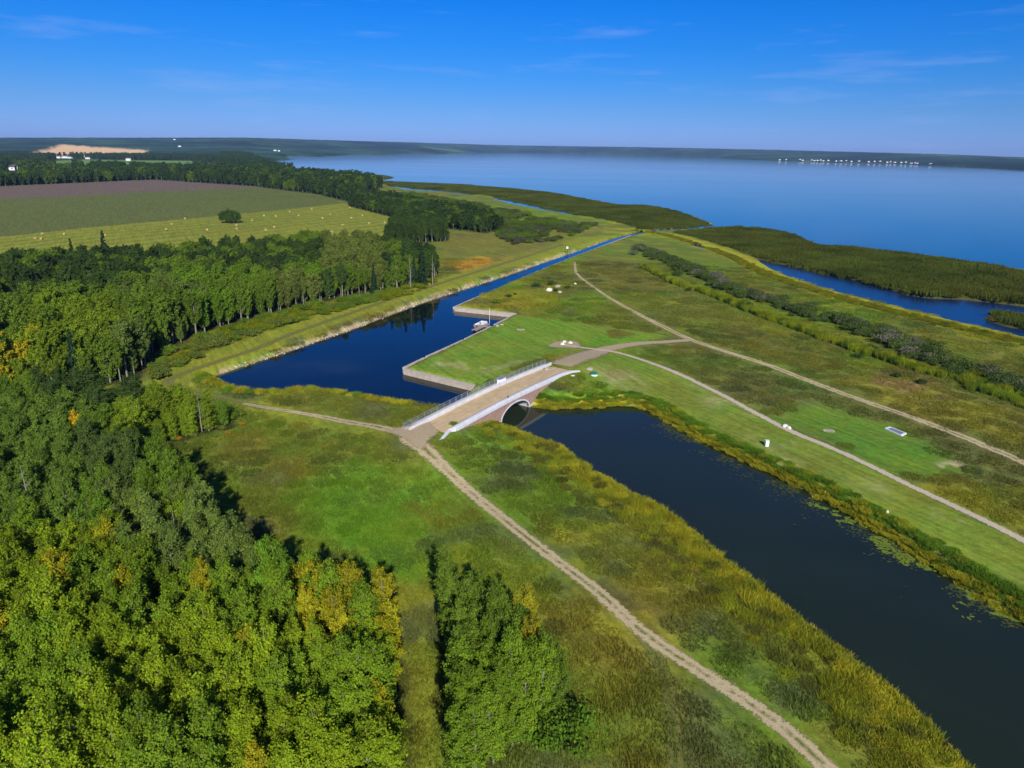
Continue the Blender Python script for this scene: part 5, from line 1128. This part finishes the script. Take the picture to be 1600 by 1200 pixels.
def meadow_grass():
    r_ = np.random.default_rng(31); XS, YS, SS = [], [], []
    for lo, hi, st, s_ in ((40, 130, 2.1, 1.0), (130, 210, 3.0, 1.35), (210, 330, 4.6, 1.9)):
        box = np.array([(-hi * .9, lo * .6), (hi * .9, lo * .6), (hi * .9, hi), (-hi * .9, hi)]); x, y = poisson(box, st, .5, 31 + hi); d = np.hypot(x, y)
        k = (d >= lo) & (d < hi) & in_view(x, y, .5, 30); x, y = x[k], y[k]; XS.append(x); YS.append(y); SS.append(np.full(len(x), s_))
    x, y, s_ = map(np.concatenate, (XS, YS, SS))
    dl, dw = lake_sd(x, y), water_sd(x, y); k = (np.minimum(dl, dw) > 1.2) & free_of(x, y, 1.1)
    for p, mg in ((F_NEAR, -3), (F_MID, -3), (F_STAND, -2), (LAWN, 1.0), (HAY, 0), (CROP, 0), (BELT_R, 0), (BELT_L, 0), (MOWN, 1.0), (LEVEE, .6)): k &= sd_poly(x, y, p) > mg
    k &= sd_poly(x, y, GREENSPOT) + (noise(x, y, 8, 98, 2) - .5) * 8 > 0; k &= dist_line(x, y, WALL_LINE) > 2.2
    x, y, s_, dl, dw = x[k], y[k], s_[k], dl[k], dw[k]; n = len(x); t = ground_colour(x, y, dl, dw) * r_.uniform(.88, 1.14, n)[:, None]; wn, gn = noise(x, y, 7, 95, 4)[:, None], noise(x, y, 11, 97, 4)[:, None]
    t = t * (1 - .5 * smooth(.52, .68, wn)) + s2l(66, 76, 42) * .5 * smooth(.52, .68, wn); t = t * (1 - .4 * smooth(.56, .72, gn)) + s2l(140, 122, 40) * .4 * smooth(.56, .72, gn)
    scatter_stuff('meadow_grass', 'rough uncut meadow grass', tufts, np.c_[x, y, height(x, y, dl, dw)], r_.uniform(0, 6.28, n), np.c_[s_ * .95, s_ * .95, r_.uniform(.35, .85, n)], r_.integers(0, 4, n), t); return n
counts['grass'] = meadow_grass()
def bank_grass():
    r_ = np.random.default_rng(33); X_, Y_, T_, S_ = [], [], [], []
    def strip(px, z, d0, d1, step, cols, s0, s1, side):
        c = resample(WL(px, z), step); t = np.gradient(c, axis=0); t /= np.linalg.norm(t, axis=1)[:, None]; nr = np.stack([-t[:, 1], t[:, 0]], -1) * side
        for dd in np.arange(d0, d1, step):
            q = c + nr * dd + r_.normal(0, step * .35, c.shape); X_.append(q[:, 0]); Y_.append(q[:, 1]); kk = r_.random(len(q))
            T_.append(np.where((kk < .6)[:, None], cols[0], np.where((kk < .85)[:, None], cols[1], cols[2])) * r_.uniform(.7, 1.25, len(q))[:, None]); S_.append(r_.uniform(s0, s1, len(q)))
    gold, lim, gr = s2l(166, 160, 42), s2l(146, 152, 40), s2l(104, 136, 36)
    LB = [(800, 672), (830, 685), (880, 702), (930, 740), (980, 770), (1040, 801), (1100, 850), (1150, 891), (1200, 930), (1250, 970), (1300, 1010), (1350, 1050), (1400, 1090), (1440, 1130), (1500, 1195)]
    RB = [(838, 635), (870, 639), (920, 637), (970, 634), (1000, 636), (1030, 650), (1060, 668), (1100, 691), (1150, 714), (1200, 738), (1250, 763), (1300, 788), (1350, 818), (1400, 848), (1450, 882), (1500, 912), (1550, 943), (1600, 972), (1680, 1020)]
    strip(LB, 0, .5, 4.5, 1.2, (gold, lim, s2l(104, 106, 42)), .25, .55, -1); strip(LB, 0, 4.5, 9.0, 1.7, (lim, s2l(104, 106, 42), gold), .2, .4, -1)
    strip(RB, 0, .3, 1.7, .8, (gold, lim, gold * .85), .16, .38, 1); strip(RB, 0, 1.7, 3.4, .9, (gr, gr * .88, lim), .16, .4, 1)
    strip([(332, 590), (345, 602), (380, 613), (420, 618), (480, 613), (520, 615), (570, 623), (620, 631), (650, 637)], 0, .3, 3.0, 1.2, (gold, lim, gr), .3, .6, -1)
    strip(GOLDPX, .4, -6.0, -.5, 1.5, (gold * .62, lim * .6, gr * .8), .3, .6, 1)
    strip([(1010, 420), (1060, 445), (1120, 465), (1180, 490), (1240, 512), (1300, 535), (1370, 558), (1430, 578), (1475, 590)], 1, -1.6, 2.0, 1.2, (s2l(132, 144, 34), lim, C['green']), .8, 1.5, 1)
    strip([(1500, 590), (1540, 612), (1580, 625), (1640, 650)], 1, -2, 3, 1.4, (s2l(122, 142, 36), lim * .8, C['green']), .7, 1.1, 1)
    x, y, t, s_ = np.concatenate(X_), np.concatenate(Y_), np.vstack(T_), np.concatenate(S_)
    z = height(x, y); k = (z > -.15) & free_of(x, y, .1) & in_view(x, y, 1, 40); x, y, z, t, s_ = x[k], y[k], z[k], t[k], s_[k]; n = len(x)
    scatter_stuff('bank_grass', 'tall yellow grass and cattails along the water banks', tall_tufts, np.c_[x, y, np.maximum(z, -.05)], r_.uniform(0, 6.28, n), np.c_[np.full(n, .8), np.full(n, .8), s_], r_.integers(0, 3, n), t); return n
GOLDPX = [(1000, 360), (1040, 366), (1090, 380), (1150, 402), (1200, 428), (1250, 446), (1350, 476), (1450, 501), (1600, 536), (1700, 560)]
counts['bank'] = bank_grass()
def reed_bed(name, label, poly, step, seed, grow=1.0, tall=1.0):
    r_ = np.random.default_rng(seed); x, y = poisson(poly, step, .5, seed, 2.6); k = in_view(x, y, 1, 30); x, y = x[k], y[k]; n = len(x)
    t = s2l(78, 88, 30) * (.35 + 1.3 * noise(x, y, 14, 91, 4))[:, None]; g = noise(x, y, 40, 92, 3)[:, None]; t = t * (1 - .35 * smooth(.5, .7, g)) + s2l(98, 94, 32) * .35 * smooth(.5, .7, g)
    z = np.maximum(height(x, y), -.05); s_ = r_.uniform(.8, 1.25, n) * grow
    scatter_stuff(name, label, reeds, np.c_[x, y, z], r_.uniform(0, 6.28, n), np.c_[s_, s_, r_.uniform(.55, 1.1, n) * tall * (.55 + .9 * noise(x, y, 11, 93, 3))], r_.integers(0, 3, n), t); return n
counts['reedR'] = reed_bed('reed_bed', 'dark olive reed belt between the pond and the lake', BELT_R, 3.6, 41) ; counts['reedI'] = reed_bed('reed_bed', 'dark reed islet in the marsh pond at the right', ISLAND, 3.2, 42)
counts['reedL'] = reed_bed('reed_bed', 'dark reed belt along the lake left of the canal mouth', BELT_L, 4.6, 43, 1.2, .7)
# lily pads on the near channel
def lily():
    r_ = np.random.default_rng(51); V, F = [], []; k = 0
    for px, cnt in (([(1360, 840), (1385, 838), (1420, 852), (1450, 872), (1466, 893), (1455, 900), (1420, 885), (1390, 868), (1365, 850)], 650), ([(1495, 908), (1525, 925), (1560, 945), (1602, 972), (1600, 980), (1560, 962), (1520, 940), (1500, 922)], 500), ([(1255, 775), (1300, 795), (1345, 818), (1340, 826), (1300, 808), (1262, 788)], 260), ([(1480, 940), (1530, 965), (1580, 985), (1560, 980), (1500, 955)], 60)):
        poly = WL(px, 0); lo, hi = poly.min(0), poly.max(0); p = r_.uniform(lo, hi, (cnt * 6, 2)); p = p[(sd_poly(p[:, 0], p[:, 1], poly) < (noise(p[:, 0], p[:, 1], 1.0, 53, 4) - .60) * 8.0)][:cnt]
        for q in p:
            rd = r_.uniform(.07, .2); a = r_.uniform(0, 6.28) + np.arange(8) / 8 * 6.0; z = .012 + .018 * r_.random()
            V += [(q[0] + rd * math.cos(t), q[1] + rd * math.sin(t), z + .02 * r_.random()) for t in a]; F.append(tuple(range(k, k + 8))); k += 8
    me = bpy.data.meshes.new('lily_pads'); me.from_pydata(V, [], F); me.materials.append(surf_mat('lily_pad', s2l(120, 134, 44), s2l(80, 100, 36), 1.5, .95, 0, coord='World', spec=0.05))
    tag(obj('lily_pads', me), 'yellow green lily pads floating along the right bank of the channel', kind='stuff')
lily()
def bank_weed():
    r_ = np.random.default_rng(54); c = resample(WL([(1040, 660), (1100, 693), (1150, 716), (1200, 740), (1250, 765), (1300, 790), (1350, 820), (1400, 850), (1450, 884), (1500, 914), (1550, 945), (1600, 974)], 0), .1)
    t = np.gradient(c, axis=0); t /= np.linalg.norm(t, axis=1)[:, None]; nr = np.stack([t[:, 1], -t[:, 0]], -1)
    if sd_poly(*(c[200:201] + nr[200:201] * 2).T, CHANNEL)[0] > 0: nr = -nr
    q = np.vstack([c + nr * (r_.gamma(1.6, .9, len(c))[:, None] + .1) + r_.normal(0, .15, c.shape) for _ in range(4)]); q = q[noise(q[:, 0], q[:, 1], 3.0, 56, 4) > .5]; V, F = [], []
    for k, p in enumerate(q):
        rd = r_.uniform(.05, .17); a = r_.uniform(0, 6.28) + np.arange(6) / 6 * 6.283; V += [(p[0] + rd * math.cos(t_) * 1.5, p[1] + rd * math.sin(t_), .008 + .012 * r_.random()) for t_ in a]; F.append(tuple(range(k * 6, k * 6 + 6)))
    me = bpy.data.meshes.new('pond_weed'); me.from_pydata(V, [], F); me.materials.append(surf_mat('pond_weed', s2l(84, 90, 46), s2l(48, 56, 36), 1.5, .95, 0, coord='World', spec=0.05))
    tag(obj('pond_weed', me), 'dull floating weed along the right bank of the channel', kind='stuff')
bank_weed()
# stones along the far bank of the canal
def riprap():
    r_ = np.random.default_rng(61); c = resample(BASIN[2:16], .55); t = np.gradient(c, axis=0); t /= np.linalg.norm(t, axis=1)[:, None]; nr = np.stack([t[:, 1], -t[:, 0]], -1)
    side = 1 if sd_poly(*(c[40:41] + nr[40:41] * 2).T, BASIN)[0] > 0 else -1
    q = np.vstack([c + nr * side * d + r_.normal(0, .3, c.shape) for d in (.0, .5)]); keep = r_.random(len(q)) < (-.05 + .9 * noise(q[:, 0], q[:, 1], 9, 63, 2)); q = q[keep]
    src = [rock_mesh(900 + i, M['rock_white' if i == 0 else 'rock'], 'stone', 1, .8, .6, 1) for i in range(3)]; n = len(q)
    scatter_stuff('bank_stones', 'pale stones lining the left bank of the canal', src, np.c_[q, np.maximum(height(q[:, 0], q[:, 1]), 0) + .05], r_.uniform(0, 6.28, n), r_.uniform(.1, .3, n), r_.integers(0, 3, n), np.ones((n, 3)))
riprap()

# ------------------------------------------------------------------ air
def haze():
    me = MB().box((0, 7600, 78), (26000, 15900, 164)).mesh('haze', None)
    m, t, o = new_mat('haze_air'); v = N(t, 'ShaderNodeVolumePrincipled'); v.inputs['Color'].default_value = (.36, .58, 1.0, 1); v.inputs['Density'].default_value = HAZE_DENSITY; v.inputs['Anisotropy'].default_value = 0.0
    t.links.new(v.outputs[0], o.inputs['Volume']); me.materials.append(m); tag(obj('haze', me), kind='stuff')
if HAZE_DENSITY > 0: haze()
print('COUNTS', counts, len(X), single.sum())
